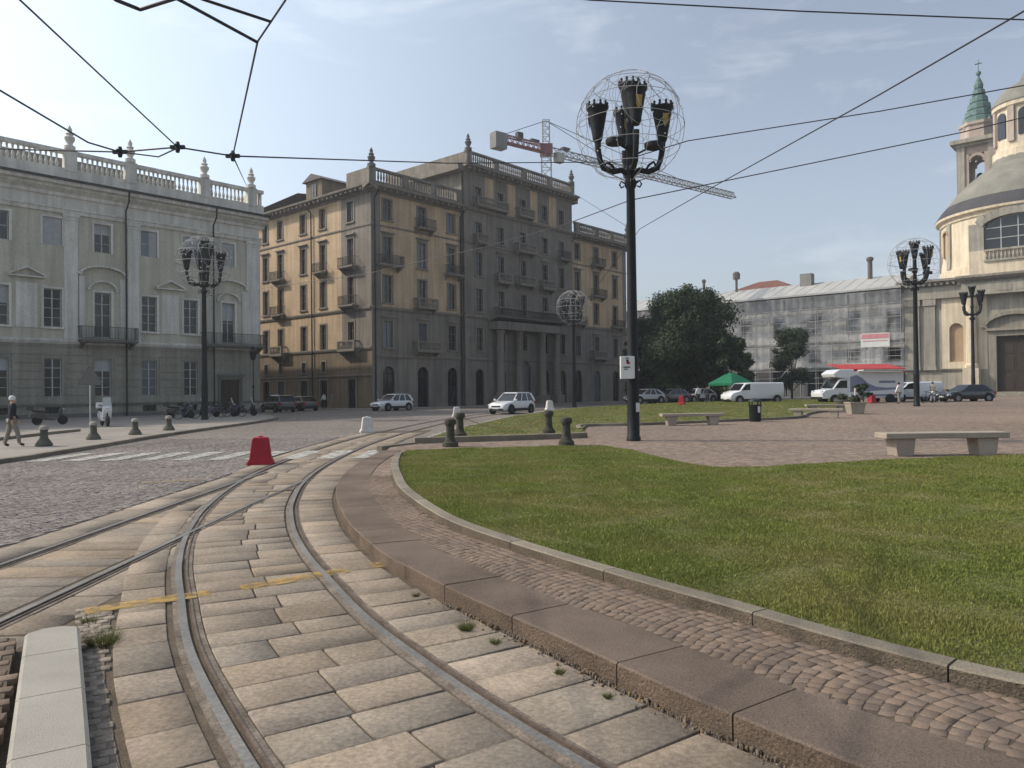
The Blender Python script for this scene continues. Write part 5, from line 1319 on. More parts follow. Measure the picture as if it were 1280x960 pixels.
def tree(name, label, loc, h, rx, base, n, mname, trunk=.25, size=.2, seed=1, nc=26, group=None, cat='tree'):
    rr = random.Random(seed); t = thing(name, label, cat, loc, 0, group); cl = []
    for k in range(nc):
        z = base + (h - base) * rr.random() ** .8; f = (z - base) / (h - base); lim = rx * (1 - .45 * f ** 2) * (.75 + .25 * min(1, f * 4))
        a = rr.uniform(0, 2 * PI); q = lim * math.sqrt(rr.random()) * rr.uniform(.7, 1.0); r = rr.uniform(.24, .42) * rx
        cl.append((q * math.cos(a), q * math.sin(a), min(z, h - r * .7), r))
    for k in range(nc // 3):
        z = base + (h - base) * rr.uniform(.25, 1); f = (z - base) / (h - base); a = rr.uniform(0, 2 * PI); q = rx * math.sqrt(max(.05, 1 - f * f * .8)) * rr.uniform(.85, 1.05); cl.append((q * math.cos(a), q * math.sin(a), z, rx * rr.uniform(.09, .16)))
    V, Q = leaf_cloud(n, cl, size); np_mesh('crown', V, Q, mname, t)
    b = MB(); b.tube([(0, 0, 0), (.03, .02, base * .6), (.0, .05, base + (h - base) * .4), (.1, 0, h * .8)], [trunk, trunk * .8, trunk * .5, trunk * .15], 8)
    for c in cl[:12]: b.tube([(0, .03, base * .8), (c[0] * .5, c[1] * .5, (base + c[2]) / 2), c[:3]], [trunk * .4, trunk * .25, trunk * .08], 5)
    b.build('trunk', 'bark', t, smooth=True); return t
p = dep(862, 500, 88); tree('broadleaf_tree', 'large dark green tree right of the nearest lamp, in front of the convent', pz(p, 0), 12.6, 5.6, 1.2, 75000, 'leaf_dark', .4, .18, 4, 64, 'trees before the convent')
p = dep(812, 500, 96); tree('broadleaf_tree', 'dark tree hidden partly by the nearest lamp pole, beside the block', pz(p, 0), 10.6, 3.6, 1.2, 32000, 'leaf_dark', .3, .18, 9, 34, 'trees before the convent')
p = dep(909, 500, 84); tree('broadleaf_tree', 'low bushy dark tree behind the green gazebo', pz(p, 0), 7.0, 3.0, .6, 16000, 'leaf_dark', .25, .22, 12, 26, 'trees before the convent')
p = dep(990, 500, 92); tree('small_tree', 'small grey green tree in front of the scaffolded convent', pz(p, 0), 8.6, 2.9, 1.2, 14000, 'leaf_mid', .16, .15, 5, 30, 'trees before the convent')
p = dep(1079, 503, 62); tree('small_tree', 'little leafy shrub beside the camper van by the red barrier', pz(p, .1), 1.7, .8, .3, 1500, 'leaf_dark', .05, .1, 6, 10, cat='shrub')
pl = thing('planter', 'square stone planter with a thin stake before the camper van', 'planter', pz(dep(1069, 518, 44.5)))
b = MB(); b.add([(x * k, y * k, z) for k, z in ((.34, 0), (.44, .62)) for x, y in ((-1, -1), (1, -1), (1, 1), (-1, 1))] , [(3, 2, 1, 0), (4, 5, 6, 7), (0, 1, 5, 4), (1, 2, 6, 5), (2, 3, 7, 6), (3, 0, 4, 7)]); b.box(-.47, .47, -.47, .47, .62, .7); b.build('pot', 'bench_stone', pl)
MB().tube([(0, 0, .68), (.02, 0, 1.5)], .05, 6).build('stake', 'plastic_white', pl)
V, Q = leaf_cloud(500, [(0, 0, .85, .3), (.15, .1, .8, .22)], .07); np_mesh('foliage', V, Q, 'leaf_dark', pl)
pl2 = thing('planter', 'round grey planter beside the pale bench', 'planter', pz(dep(1053, 514, 50)))
MB().lathe([(.3, 0), (.4, .1), (.46, .55), (.5, .58), (.5, .68), (.4, .68)], n=14).build('pot', 'bollard_stone', pl2, smooth=True)
V, Q = leaf_cloud(400, [(0, 0, .85, .32)], .08); np_mesh('foliage', V, Q, 'leaf_dark', pl2)

def weed(label, x, y, z, r, n, seed):
    q = np.random.default_rng(seed); a = q.uniform(0, 2 * PI, n); rad = r * np.sqrt(q.uniform(0, 1, n)) * .5; h = q.uniform(.15, 1, n) * r * .75
    px_, py_ = x + rad * np.cos(a), y + rad * np.sin(a); la = a + q.normal(0, .5, n); ln = q.uniform(.2, .9, n) * r; w = q.uniform(.0012, .0035, n)
    V = np.stack([np.c_[px_ - w, py_, np.full(n, z)], np.c_[px_ + w, py_, np.full(n, z)], np.c_[px_ + ln * np.cos(la), py_ + ln * np.sin(la), z + h]], 1).reshape(-1, 3)
    o = np_mesh('weed', V, np.arange(3 * n).reshape(-1, 3), 'weed'); tag(o, label, 'weed', 'weeds in the paving joints')
g = at(583, 787, .02); weed('green weed tuft in the slabs below the long granite kerb', g.x, g.y, .02, .09, 260, 1)
g = at(619, 804, .02); weed('thin weed tuft at the foot of the granite kerb, right of a greener one', g.x, g.y, .02, .06, 120, 2)
g = at(128, 806, .01); weed('dry weeds growing against the pale kerb stone', g.x, g.y, .01, .17, 420, 3)
g = at(112, 778, .01); weed('small weeds at the rounded head of the pale kerb stone', g.x, g.y, .01, .09, 160, 4)

n = 900; sI = rng.uniform(.2, 6.5, n); ko = KERB_O; kS = arc(ko); kN = normals(ko); off = -np.abs(rng.normal(0, .05, n)) - .012
kp = np.array([pos(ko, kS, kN, a_, l_) for a_, l_ in zip(sI, off)]); rz_ = rng.uniform(.002, .009, n) * (rng.uniform(0, 1, n) ** .6 + .2)
structure(stones('kerb_debris', kp, rz_, rz_ * rng.uniform(.6, 1, n), rng.uniform(0, PI, n), .022 + rz_ * .8, .02, 'gap_sand', .002, .004, mats=['mortar', 'leaf_litter'], mi=rng.choice(2, n, p=[.75, .25])))
tf = [o for o in COL.objects if o.name.startswith('kerb_debris')][0]; tf['kind'] = 'stuff'
for k, (px_, py_, r_, lb) in enumerate(((700, 842, .05, 'sparse weed at the granite kerb foot, right of the two greener tufts'), (520, 745, .05, 'small dark weed at the granite kerb foot near the yellow line'), (760, 872, .045, 'low weed at the granite kerb foot by the nearest joint'))):
    g = at(px_, py_, .02); weed(lb, g.x, g.y, .02, r_, 110, 20 + k)

# ================================================================== vehicles
def make_car(label, loc, rz, paint, kind='suv', cat='car', group=None, L=4.35, Wd=1.82, H=1.65, name='parked_car'):
    """x forward"""
    t = thing(name, label, cat, loc, rz, group); hw = Wd / 2; l = L / 2
    belt = .6 * H if kind == 'suv' else .62 * H if kind != 'van' else .6 * H; zb = .24
    if kind == 'van':
        st = [(-l, .45, .9 * H, .93), (-l + .06, .3, .96 * H, .97), (l - 1.95, .28, .96 * H, 1), (l - 1.5, .28, .93 * H, 1), (l - .95, .28, .60 * H, .99), (l - .35, .28, .53 * H, .93), (l - .08, .32, .43 * H, .85), (l, .4, .34 * H, .78)]
    else:
        hood = belt + .02
        st = [(-l, .5, belt * .92, .84), (-l + .1, .32, belt, .93), (-l + .7, zb, belt + .03, .99), (0, zb, belt + .01, 1), (l - 1.35, zb, hood, .99), (l - .55, zb, hood - .1, .95), (l - .12, .3, hood - .22, .86), (l, .42, belt * .62, .76)]
    b = MB(); rows = []
    for x, z0, z1, k in st:
        w_ = hw * k; zm = z0 + (z1 - z0) * .55
        rows += [(x, -w_ * .86, z0), (x, -w_ * .98, z0 + .12), (x, -w_, zm), (x, -w_ * .955, z1 - .06), (x, -w_ * .86, z1), (x, w_ * .86, z1), (x, w_ * .955, z1 - .06), (x, w_, zm), (x, w_ * .98, z0 + .12), (x, w_ * .86, z0)]
    n = 10; k = len(st)
    fs = [(i * n + j, i * n + (j + 1) % n, (i + 1) * n + (j + 1) % n, (i + 1) * n + j) for i in range(k - 1) for j in range(n)] + [tuple(range(n))[::-1], tuple((k - 1) * n + j for j in range(n))]
    b.add(rows, fs); b.build('body', paint, t, smooth=True)
    g = MB(); gl = 'glass_car'
    if kind == 'van':
        sd = hw * .985
        xs_ = [l - 1.95, l - 1.12, l - 1.5, l - 1.95]; zs_ = [.62 * H, .62 * H, .86 * H, .9 * H]
        for s in (-1, 1): g.add([(x, s * (sd + .015), z) for x, z in zip(xs_, zs_)], [(0, 1, 2, 3)])
        g.add([(l - .93, s * hw * .8, .615 * H) for s in (-1, 1)] + [(l - 1.46, s * hw * .76, .915 * H) for s in (1, -1)], [(0, 1, 2, 3)])
        g.build('window_glass', gl, t)
    else:
        if kind == 'suv': bx = [-l + .12, l - 1.25]; tx = [-l + .55, l - 2.0]
        else: bx = [-l + .3, l - 1.2]; tx = [-l + 1.05, l - 2.1]
        bw, tw = hw * .9, hw * .74; zt = H - .04; zb_ = belt - .02
        vs = [(bx[0], -bw, zb_), (bx[1], -bw * .95, zb_), (bx[1], bw * .95, zb_), (bx[0], bw, zb_), (tx[0], -tw, zt), (tx[1], -tw, zt), (tx[1], tw, zt), (tx[0], tw, zt)]
        g.add(vs, [(0, 1, 5, 4), (1, 2, 6, 5), (2, 3, 7, 6), (3, 0, 4, 7), (4, 5, 6, 7)]); g.build('window_glass', gl, t)
        r = MB(); m_ = (tx[0] + tx[1]) / 2
        r.add([(tx[0] - .12, -tw - .03, zt - .05), (tx[1] + .12, -tw - .03, zt - .05), (tx[1] + .12, tw + .03, zt - .05), (tx[0] - .12, tw + .03, zt - .05),
               (tx[0] + .1, -tw + .1, zt + .04), (tx[1] - .1, -tw + .1, zt + .04), (tx[1] - .1, tw - .1, zt + .04), (tx[0] + .1, tw - .1, zt + .04)], [(0, 1, 5, 4), (1, 2, 6, 5), (2, 3, 7, 6), (3, 0, 4, 7), (4, 5, 6, 7), (3, 2, 1, 0)])
        for s in (-1, 1):
            V_ = lambda f, e=.02: (Vector((bx[0] + (bx[1] - bx[0]) * f, s * (bw * .98 + e), zb_)), Vector((tx[0] + (tx[1] - tx[0]) * f, s * (tw + e), zt - .03)))
            for f, wd in ((0, .26), (.33, .09), (.64, .07), (1, .08)):
                a, c = V_(f); r.bar(a, c, wd if s else wd, .05) if False else r.add([a + Vector((-wd / 2, 0, 0)), a + Vector((wd / 2, 0, 0)), c + Vector((wd / 2, 0, 0)), c + Vector((-wd / 2, 0, 0))] + [q + Vector((0, -s * .05, 0)) for q in (a + Vector((-wd / 2, 0, 0)), a + Vector((wd / 2, 0, 0)), c + Vector((wd / 2, 0, 0)), c + Vector((-wd / 2, 0, 0)))], [(0, 1, 2, 3), (0, 3, 7, 4), (1, 2, 6, 5)])
        r.build('roof', paint, t)
    tyre = cached(('ty', kind), lambda: (lambda m: m.lathe([(.18, -.1), (.3, -.1), (.335, -.06), (.335, .06), (.3, .1), (.18, .1)], n=20).mesh('tyre', 'tyre', True))(MB()))
    rim = cached(('ri', kind), lambda: (lambda m: (m.lathe([(.0, .085), (.06, .1), (.07, .07), (.19, .06), (.21, .1)], n=10), m.mesh('rim', 'rim', False))[1])(MB()))
    archm = cached(('ar', kind), lambda: MB().lathe([(.0, -.02), (.44, -.02), (.44, .02), (0, .02)], n=24).mesh('wheel_arch', 'trim_black'))
    for x in (-l + .78, l - .85):
        for s in (-1, 1):
            a = link('wheel_arch', archm, t, (x, s * (hw - .015), .36)); a.rotation_euler = (s * -PI / 2, 0, 0)
            w_ = link('wheel', tyre, t, (x, s * (hw - .06), .335)); w_.rotation_euler = (s * -PI / 2, 0, 0); link('rim', rim, w_)
    zl = st[-2][2] - .1
    for s in (-1, 1):
        b = MB(); b.box(l - .3, l - .06, s * hw * .72 - .16, s * hw * .72 + .16, zl - .06, zl + .07); b.build('headlight', 'light_clear', t, bevel=.03)
        b = MB(); b.box(-l - .015, -l + .2, s * hw * .82 - .1, s * hw * .82 + .1, belt * .7, belt * .95); b.build('tail_light', 'light_red', t, bevel=.02)
        b = MB(); xm = l - 1.3 if kind != 'van' else l - 1.15; b.box(xm - .09, xm + .09, s * (hw + .1) - .09, s * (hw + .1) + .09, belt + .02, belt + .17); b.build('side_mirror', paint if kind != 'van' else 'trim_black', t, bevel=.03)
    b = MB(); b.box(l - .16, l + .02, -hw * .7, hw * .7, .3, .46); b.cut(); b.box(-l - .02, -l + .16, -hw * .78, hw * .78, .34, .5)
    if kind != 'van': MB().box(l - .1, l + .005, -hw * .45, hw * .45, .56, .68).build('grille', 'trim_black', t)
    b.build_each('bumper', 'trim_black', t, bevel=.02); b = MB()
    for s in (-1, 1): b.box(-l + 1.25, l - 1.3, s * hw * .985 - .035, s * hw * .985 + .035, .25, .46).cut()
    b.build_each('sill_trim', 'trim_black', t)
    b = MB(); b.box(l + .02, l + .03, -.26, .26, .42, .53); b.build('number_plate', 'plate_white', t)
    return t
face = math.atan2(-UD.y, -UD.x)
pc = dep(640, 517, 60.5); make_car('white compact suv parked before the portal columns', (pc.x, pc.y, .0), face + .12, 'car_white', 'suv', name='parked_car', group='cars by the apartment block', L=4.4, H=1.7)
pc = dep(490, 513, 74); make_car('white suv parked at the corner of the apartment block', (pc.x, pc.y, 0), face + .05, 'car_white', 'suv', group='cars by the apartment block', L=4.3, H=1.63)
pc = dep(347, 515, 73); make_car('dark car with pale rear window in the side street, nearer the palace', (pc.x, pc.y, 0), PI / 2 + .75, 'car_grey', 'suv', group='cars by the apartment block')
pc = dep(376, 514, 77); make_car('dark green grey car in the side street, right of another dark car', (pc.x, pc.y, 0), PI / 2 + .75, 'car_grey', 'hatch', group='cars by the apartment block', H=1.5)
pc = dep(1207, 501, 66); make_car('black hatchback parked before the church portal', pz(pc, .1), PI + .12, 'car_black', 'hatch', L=4.5, H=1.5)
pc = dep(940, 505, 70); make_car('white panel van parked beside the green gazebo', pz(pc, .05), PI + .3, 'car_white', 'van', cat='van', L=5.6, Wd=2.0, H=2.0, name='panel_van')
pc = dep(1141, 503, 68); make_car('small white van parked behind the camper van', pz(pc, .1), PI - .1, 'car_white', 'van', cat='van', L=4.4, Wd=1.8, H=1.85, name='panel_van')
for x, d_, pt, lb in ((806, 78, 'car_silver', 'silver parked car left of the big tree trunk, in deep shade'), (838, 80, 'car_grey', 'grey parked car under the big tree, in deep shade'), (872, 82, 'car_silver', 'silver parked car under the big tree, close to the gazebo')):
    pc = dep(x, 503, d_); make_car(lb, pz(pc, 0), PI + .5, pt, 'hatch', group='cars under the trees', H=1.5)
# camper / service van
pc = dep(1072, 504, 66); cp = thing('camper_van', 'large white camper style van with a blue swirl and long roof awning', 'van', pz(pc, .05), PI + .1)
b = MB(); b.box(-3.6, 1.4, -1.1, 1.1, .45, 2.75); b.build('body', 'car_white', cp, bevel=.12)
b = MB(); b.ext_y([(.9, 2.2), (1.4, 2.1), (2.6, 2.3), (2.75, 2.6), (2.2, 2.95), (.9, 2.95)], -1.08, 1.08); b.build('overcab', 'car_white', cp, bevel=.06)
b = MB(); b.ext_y([(1.4, .45), (3.7, .45), (3.75, .95), (3.4, 1.2), (2.75, 1.3), (2.1, 2.15), (1.4, 2.2)], -1.0, 1.0); b.build('cab', 'car_white', cp, bevel=.06)
b = MB()
for s in (-1, 1): b.add([(x, s * 1.012, z) for x, z in ((1.5, 1.35), (2.6, 1.35), (2.1, 1.98), (1.5, 2.02))], [(0, 1, 2, 3)])
b.add([(2.79, -.85, 1.36), (2.79, .85, 1.36), (2.2, .85, 2.12), (2.2, -.85, 2.12)], [(0, 1, 2, 3)]); b.build('window_glass', 'glass_car', cp)
b = MB()
top_ = [(1.3, 2.3), (.7, 2.45), (.2, 2.2), (-.3, 1.75), (-1.0, 1.45), (-2.0, 1.35), (-3.3, 1.4)]; bot_ = [(-3.3, 1.25), (-2.0, 1.15), (-1.0, 1.1), (-.2, 1.05), (.5, 1.0), (1.3, 1.0)]
b.add([(x, 1.113, z) for x, z in top_ + bot_], [tuple(range(13))])
b.box(-2.8, -1.3, 1.108, 1.113, 1.75, 1.95)
b.box(-3.2, 1.2, 1.104, 1.112, .62, .8); b.build('livery', 'blue_paint', cp)
b = MB(); b.box(-3.9, .6, 1.1, 2.0, 2.8, 2.9); b.box(-3.8, .5, 1.05, 1.2, 2.74, 2.8); b.build('awning', 'plastic_white', cp)
for x in (-2.3, 2.6):
    for s in (-1, 1):
        w_ = link('wheel', MC[('ty', 'van')], cp, (x, s * .98, .335)); w_.rotation_euler = (s * -PI / 2, 0, 0); link('rim', MC[('ri', 'van')], w_)
        a = link('wheel_arch', MC[('ar', 'van')], cp, (x, s * (1.11 if x < 0 else 1.01), .38)); a.rotation_euler = (s * -PI / 2, 0, 0)
for s in (-1, 1): MB().box(3.3, 3.74, s * .75 - .14, s * .75 + .14, .98, 1.14).build('headlight', 'light_clear', cp, bevel=.03)
MB().box(3.6, 3.8, -.95, .95, .4, .62).build('bumper', 'trim_black', cp, bevel=.03)
p = dep(1082, 480, 76); aw = thing('market_awning', 'long red stall awning behind the camper van', 'awning', pz(p, 0), .1)
b = MB(); b.ext_x([(-1.5, 3.25), (-1.52, 2.8), (-1.47, 2.8), (-1.45, 3.22), (1.5, 3.75), (1.5, 3.8)], -3.3, 3.3); b.build('canopy', 'cloth_red', aw)
b = MB(); [b.tube([(x, y, 0), (x, y, 3.2)], .04, 6).cut() for x in (-3.2, 3.2) for y in (-1.4, 1.4)]; b.build_each('post', 'iron', aw)
p = dep(914, 503, 75); gz = thing('gazebo', 'green pop up gazebo between the big tree and the white panel van', 'gazebo', pz(p, .0), .55)
gz.scale = (.9, .9, .92)
b = MB(); z0, z1 = 2.15, 3.3
b.add([(-1.7, -1.7, z0), (1.7, -1.7, z0), (1.7, 1.7, z0), (-1.7, 1.7, z0), (-.5, -.5, z1 - .25), (.5, -.5, z1 - .25), (.5, .5, z1 - .25), (-.5, .5, z1 - .25), (0, 0, z1)], [(0, 1, 5, 4), (1, 2, 6, 5), (2, 3, 7, 6), (3, 0, 4, 7), (4, 5, 8), (5, 6, 8), (6, 7, 8), (7, 4, 8)])
b.add([(x, y, z) for z in (z0, z0 - .25) for x, y in ((-1.7, -1.7), (1.7, -1.7), (1.7, 1.7), (-1.7, 1.7))], [(i, (i + 1) % 4, 4 + (i + 1) % 4, 4 + i) for i in range(4)]); b.build('canopy', 'plastic_green', gz)
b = MB(); [b.tube([(x, y, 0), (x, y, z0)], .035, 6).cut() for x in (-1.65, 1.65) for y in (-1.65, 1.65)]; b.build_each('pole', 'plastic_white', gz)

# scooters and bicycles along the palace
def make_scooter(label, loc, rz, paint):
    t = thing('scooter', label, 'scooter', loc, rz, 'scooters parked along the palace')
    wm = cached('sw', lambda: MB().lathe([(.12, -.05), (.22, -.06), (.27, 0), (.22, .06), (.12, .05)], n=16).mesh('wheel', 'tyre', True))
    for x in (-.62, .66): w_ = link('wheel', wm, t, (x, 0, .27)); w_.rotation_euler = (PI / 2, 0, 0)
    b = MB(); b.ext_y([(-.95, .62), (-.85, .42), (-.3, .3), (.15, .26), (.4, .3), (.3, .36), (0, .4), (-.1, .7), (-.55, .76)], -.17, .17); b.ext_y([(.35, .35), (.5, .35), (.68, .8), (.62, 1.0), (.52, .98), (.42, .6)], -.2, .2); b.build('body', paint, t, bevel=.04)
    b = MB(); b.ext_y([(-.85, .76), (.0, .7), (.02, .78), (-.4, .84), (-.85, .88)], -.15, .15); b.build('seat', 'trim_black', t, bevel=.03)
    b = MB(); b.tube([(.5, -.36, 1.04), (.55, -.15, 1.0), (.55, .15, 1.0), (.5, .36, 1.04)], .025, 6); b.tube([(.66, 0, .3), (.55, 0, 1.0)], .035, 6); b.build('handlebar', 'iron', t)
    b = MB(); b.add([(.6, -.2, .98), (.6, .2, .98), (.45, .17, 1.4), (.45, -.17, 1.4)], [(0, 1, 2, 3)]); b.build('windscreen', 'frame_pale', t)
    MB().lathe([(.0, .0), (.09, .02), (.09, .06), (0, .08)], (0, 0, 0), 10).build('headlight', 'light_clear', t, (.68, 0, .86))
    MB().box(-1.15, -.8, -.2, .2, .85, 1.15).build('top_case', paint, t, bevel=.05)
    MB().box(-1.0, -.98, -.1, .1, .48, .6).build('number_plate', 'plate_white', t)
    return t
p = at(131, 533, .13); SCO = make_scooter('white and black scooter parked by a bollard before the palace', p, -.9, 'car_white')
SCO.scale = (1.12,) * 3
k = 0
dk = make_scooter('dark scooter in shade, left of the white scooter', at(62, 531, .13), .5, 'car_black')
for x, y, lb in ((226, 523, 'dark scooter parked left of the palace lamp'), (243, 522, 'dark scooter parked right beside the palace lamp'), (281, 521, 'dark scooter parked before the palace door'), (306, 520, 'dark scooter parked at the palace corner')):
    dup(dk, at(x, y, .12), .4 + .3 * math.sin(x), lb)
def make_bike(label, loc, rz, paint):
    t = thing('bicycle', label, 'bicycle', loc, rz, 'bicycles parked in the shade')
    for x in (-.52, .52):
        b = MB(); b.tube([(.33 * math.cos(a), 0, .33 * math.sin(a)) for a in np.linspace(0, 2 * PI, 20, endpoint=False)], .022, 5, closed=True)
        for q in range(6): b.bar((0, 0, 0), (.32 * math.cos(q * PI / 3), 0, .32 * math.sin(q * PI / 3)), .006)
        b.build('wheel', 'tyre', t, (x, 0, .35))
    b = MB(); P_ = {'b': (-.52, 0, .35), 'c': (-.05, 0, .32), 's': (-.2, 0, .85), 'h': (.38, 0, .88), 'f': (.52, 0, .35)}
    for a, c in ('bc', 'bs', 'cs', 'ch', 'sh', 'hf'): b.tube([P_[a], P_[c]], .02, 6)
    b.build('frame', paint, t)
    b = MB(); b.tube([(.38, 0, .88), (.36, 0, 1.02)], .015, 6); b.tube([(.3, -.28, 1.03), (.38, 0, 1.03), (.3, .28, 1.03)], .015, 6); b.build('handlebar', 'iron', t)
    b = MB(); b.box(-.32, -.08, -.07, .07, .9, .95); b.build('saddle', 'trim_black', t)
    return t
BK = make_bike('blue bicycle leaning in shade near the palace lamp', at(233, 524, .12), .2, 'car_blue')
dup(BK, at(268, 522, .12), .7, 'bicycle standing between the palace lamp and the palace door'); dup(BK, at(293, 521, .12), .3, 'bicycle standing at the right side of the palace door')
dup(BK, pz(dep(1160, 505, 62)), .4, 'bicycle standing by the lamp left of the dark hatchback'); dup(BK, pz(dep(1174, 504, 63)), -.5, 'bicycle standing just left of the dark hatchback')
tsn = thing('road_sign', 'back of a grey triangular road sign in front of the palace', 'sign', at(113, 537, .13), .3)
b = MB(); b.tube([(0, 0, 0), (0, 0, 2.9)], .035, 8); b.build('pole', 'steel_tube', tsn)
b = MB(); b.ext_y([(-.52, 2.2), (.52, 2.2), (.56, 2.27), (.05, 3.12), (-.05, 3.12), (-.56, 2.27)], -.06, -.036); b.build('plate', 'stone_grey_dark', tsn)

# ================================================================== people
def skin_mesh(name, joints, edges, mname, parent, levels=2):
    keys = list(joints); me = bpy.data.meshes.new(name); me.from_pydata([joints[k][:3] for k in keys], [(keys.index(a), keys.index(b)) for a, b in edges], [])
    me.materials.append(M[mname]); o = link(name, me, parent); m = o.modifiers.new('skin', 'SKIN'); m.use_smooth_shade = True
    for i, k in enumerate(keys):
        r = joints[k][3]; sv = me.skin_vertices[0].data[i]; sv.radius = (r, joints[k][4] if len(joints[k]) > 4 else r); sv.use_root = (i == 0)
    s = o.modifiers.new('sub', 'SUBSURF'); s.levels = levels; s.render_levels = levels; return o
def make_person(label, loc, rz, top, legs, hair, step=.22, h=1.72, cap=None, group=None, elbow=.1):
    """faces +y; pelvis root; step = stride half length"""
    t = thing('person', label, 'person', loc, rz, group); k = h / 1.72; J = {}
    def j(n_, x, y, z, r, r2=None): J[n_] = (x * k, y * k, z * k, r * k) if r2 is None else (x * k, y * k, z * k, r * k, r2 * k)
    j('pel', 0, 0, .93, .125, .1); j('waist', 0, .01, 1.08, .12, .095); j('chest', 0, .02, 1.28, .145, .105); j('neckb', 0, .01, 1.43, .075); j('neck', 0, .02, 1.49, .052); j('head', 0, .03, 1.58, .078, .09); j('crown', 0, .02, 1.66, .07, .08); j('nose', 0, .125, 1.575, .014)
    for s, n_ in ((-1, 'l'), (1, 'r')):
        f = s * step
        j('sh' + n_, s * .18, .0, 1.4, .062); j('el' + n_, s * .235, -f * .45, 1.13, .045); j('wr' + n_, s * .235, -f * .8 + elbow, .9, .03); j('hd' + n_, s * .23, -f * .85 + elbow + .02, .82, .034, .022)
        for q, (dx, dy, ln) in enumerate(((-.025, .012, .075), (-.008, .02, .085), (.01, .012, .078), (.024, .0, .06))): j('f%d' % q + n_, s * .23 + dx, -f * .85 + elbow + .025 + dy, .82 - ln, .009)
        j('th' + n_, s * .23 - s * .02, -f * .85 + elbow + .06, .80, .01)
        j('hp' + n_, s * .095, .0, .87, .09); j('kn' + n_, s * .1, f * .55 + .03, .49, .062); j('an' + n_, s * .1, f * 1.0, .09, .042); j('to' + n_, s * .115, f * 1.0 + .15, .035, .035)
    E = [('pel', 'waist'), ('waist', 'chest'), ('chest', 'neckb'), ('neckb', 'neck'), ('neck', 'head'), ('head', 'crown'), ('head', 'nose')]
    for n_ in 'lr':
        E += [('neckb', 'sh' + n_), ('sh' + n_, 'el' + n_), ('el' + n_, 'wr' + n_), ('wr' + n_, 'hd' + n_), ('hd' + n_, 'th' + n_), ('pel', 'hp' + n_), ('hp' + n_, 'kn' + n_), ('kn' + n_, 'an' + n_), ('an' + n_, 'to' + n_)] + [('hd' + n_, 'f%d' % q + n_) for q in range(4)]
    skin_mesh('body', J, E, 'skin', t)
    def cloth(name, names, edges, mname, add):
        skin_mesh(name, {q: (*J[q][:3], J[q][3] + add, (J[q][4] if len(J[q]) > 4 else J[q][3]) + add) for q in names}, edges, mname, t)
    cloth('jacket', ['waist', 'pel', 'chest', 'neckb', 'shl', 'ell', 'wrl', 'shr', 'elr', 'wrr'], [('pel', 'waist'), ('waist', 'chest'), ('chest', 'neckb')] + [q for n_ in 'lr' for q in (('neckb', 'sh' + n_), ('sh' + n_, 'el' + n_), ('el' + n_, 'wr' + n_))], top, .022)
    cloth('trousers', ['pel', 'hpl', 'knl', 'anl', 'hpr', 'knr', 'anr'], [q for n_ in 'lr' for q in (('pel', 'hp' + n_), ('hp' + n_, 'kn' + n_), ('kn' + n_, 'an' + n_))], legs, .018)
    for n_ in 'lr': cloth('shoe', ['an' + n_, 'to' + n_], [('an' + n_, 'to' + n_)], 'shoe', .012)
    b = MB(); b.lathe([(.098 * k, -.05 * k), (.105 * k, .0), (.095 * k, .06 * k), (.05 * k, .1 * k), (0, .105 * k)], (0, 0, 0), 12, sx=.86); b.build('cap' if cap else 'hair', cap or hair, t, (0, .012 * k, 1.64 * k), 0, True)
    b = MB()
    for s in (-1, 1): b.lathe([(.0, -.01), (.012, 0), (0, .01)], (s * .032 * k, .108 * k, 1.6 * k), 6)
    b.build('eye', 'trim_black', t)
    return t
p = at(15, 558, .13); make_person('older man in a pale cap, dark jacket and light trousers walking at the left edge', p, 2.4 - PI, 'cloth_navy', 'cloth_beige', 'hair_grey', .2, 1.70, 'cloth_white')
for x, d_, tp, lg, lb, rz in ((405, 82, 'cloth_white', 'cloth_dark', 'person in a white top and dark trousers by the block side door', 1.2), (415, 83, 'cloth_beige', 'cloth_beige', 'person in beige clothes standing by the block side wall', -1.0), (426, 84, 'cloth_tan', 'cloth_beige', 'person in a tan top near the block corner', .4)):
    p = dep(x, 512, d_); make_person(lb, (p.x, p.y, .1), rz, tp, lg, 'hair_dark', .16, 1.7, group='people by the block')
for x, d_, tp, lg, lb, rz in ((1124, 61, 'cloth_white', 'cloth_beige', 'person in a white top standing before the small white van', .6), (1166, 64, 'cloth_beige', 'cloth_white', 'person in pale clothes between the bicycles near the lamp', -1.2)):
    p = dep(x, 505, d_); make_person(lb, pz(p), rz, tp, lg, 'hair_dark', .12, 1.7)
for x, d_, tp, lb, rz in ((873, 72, 'cloth_white', 'person in a white top left of the gazebo, under the tree', .5), (884, 73, 'cloth_dark', 'person in dark clothes beside the gazebo pole', -.8)):
    p = dep(x, 503, d_); make_person(lb, pz(p, .02), rz, tp, 'cloth_dark', 'hair_dark', .1, 1.7)

hz = MB().box(-190, 230, -40, 330, -1, 64).build('haze', 'wire'); hz['kind'] = 'stuff'
hm = bpy.data.materials.new('haze_air'); hm.use_nodes = True; hn = hm.node_tree.nodes; hn.remove(hn['Principled BSDF'])
pv_ = hn.new('ShaderNodeVolumePrincipled'); pv_.inputs['Density'].default_value = .0006; pv_.inputs['Anisotropy'].default_value = .55; pv_.inputs['Color'].default_value = (.93, .96, 1, 1)
hm.node_tree.links.new(pv_.outputs[0], hn['Material Output'].inputs['Volume']); hz.data.materials.clear(); hz.data.materials.append(hm)

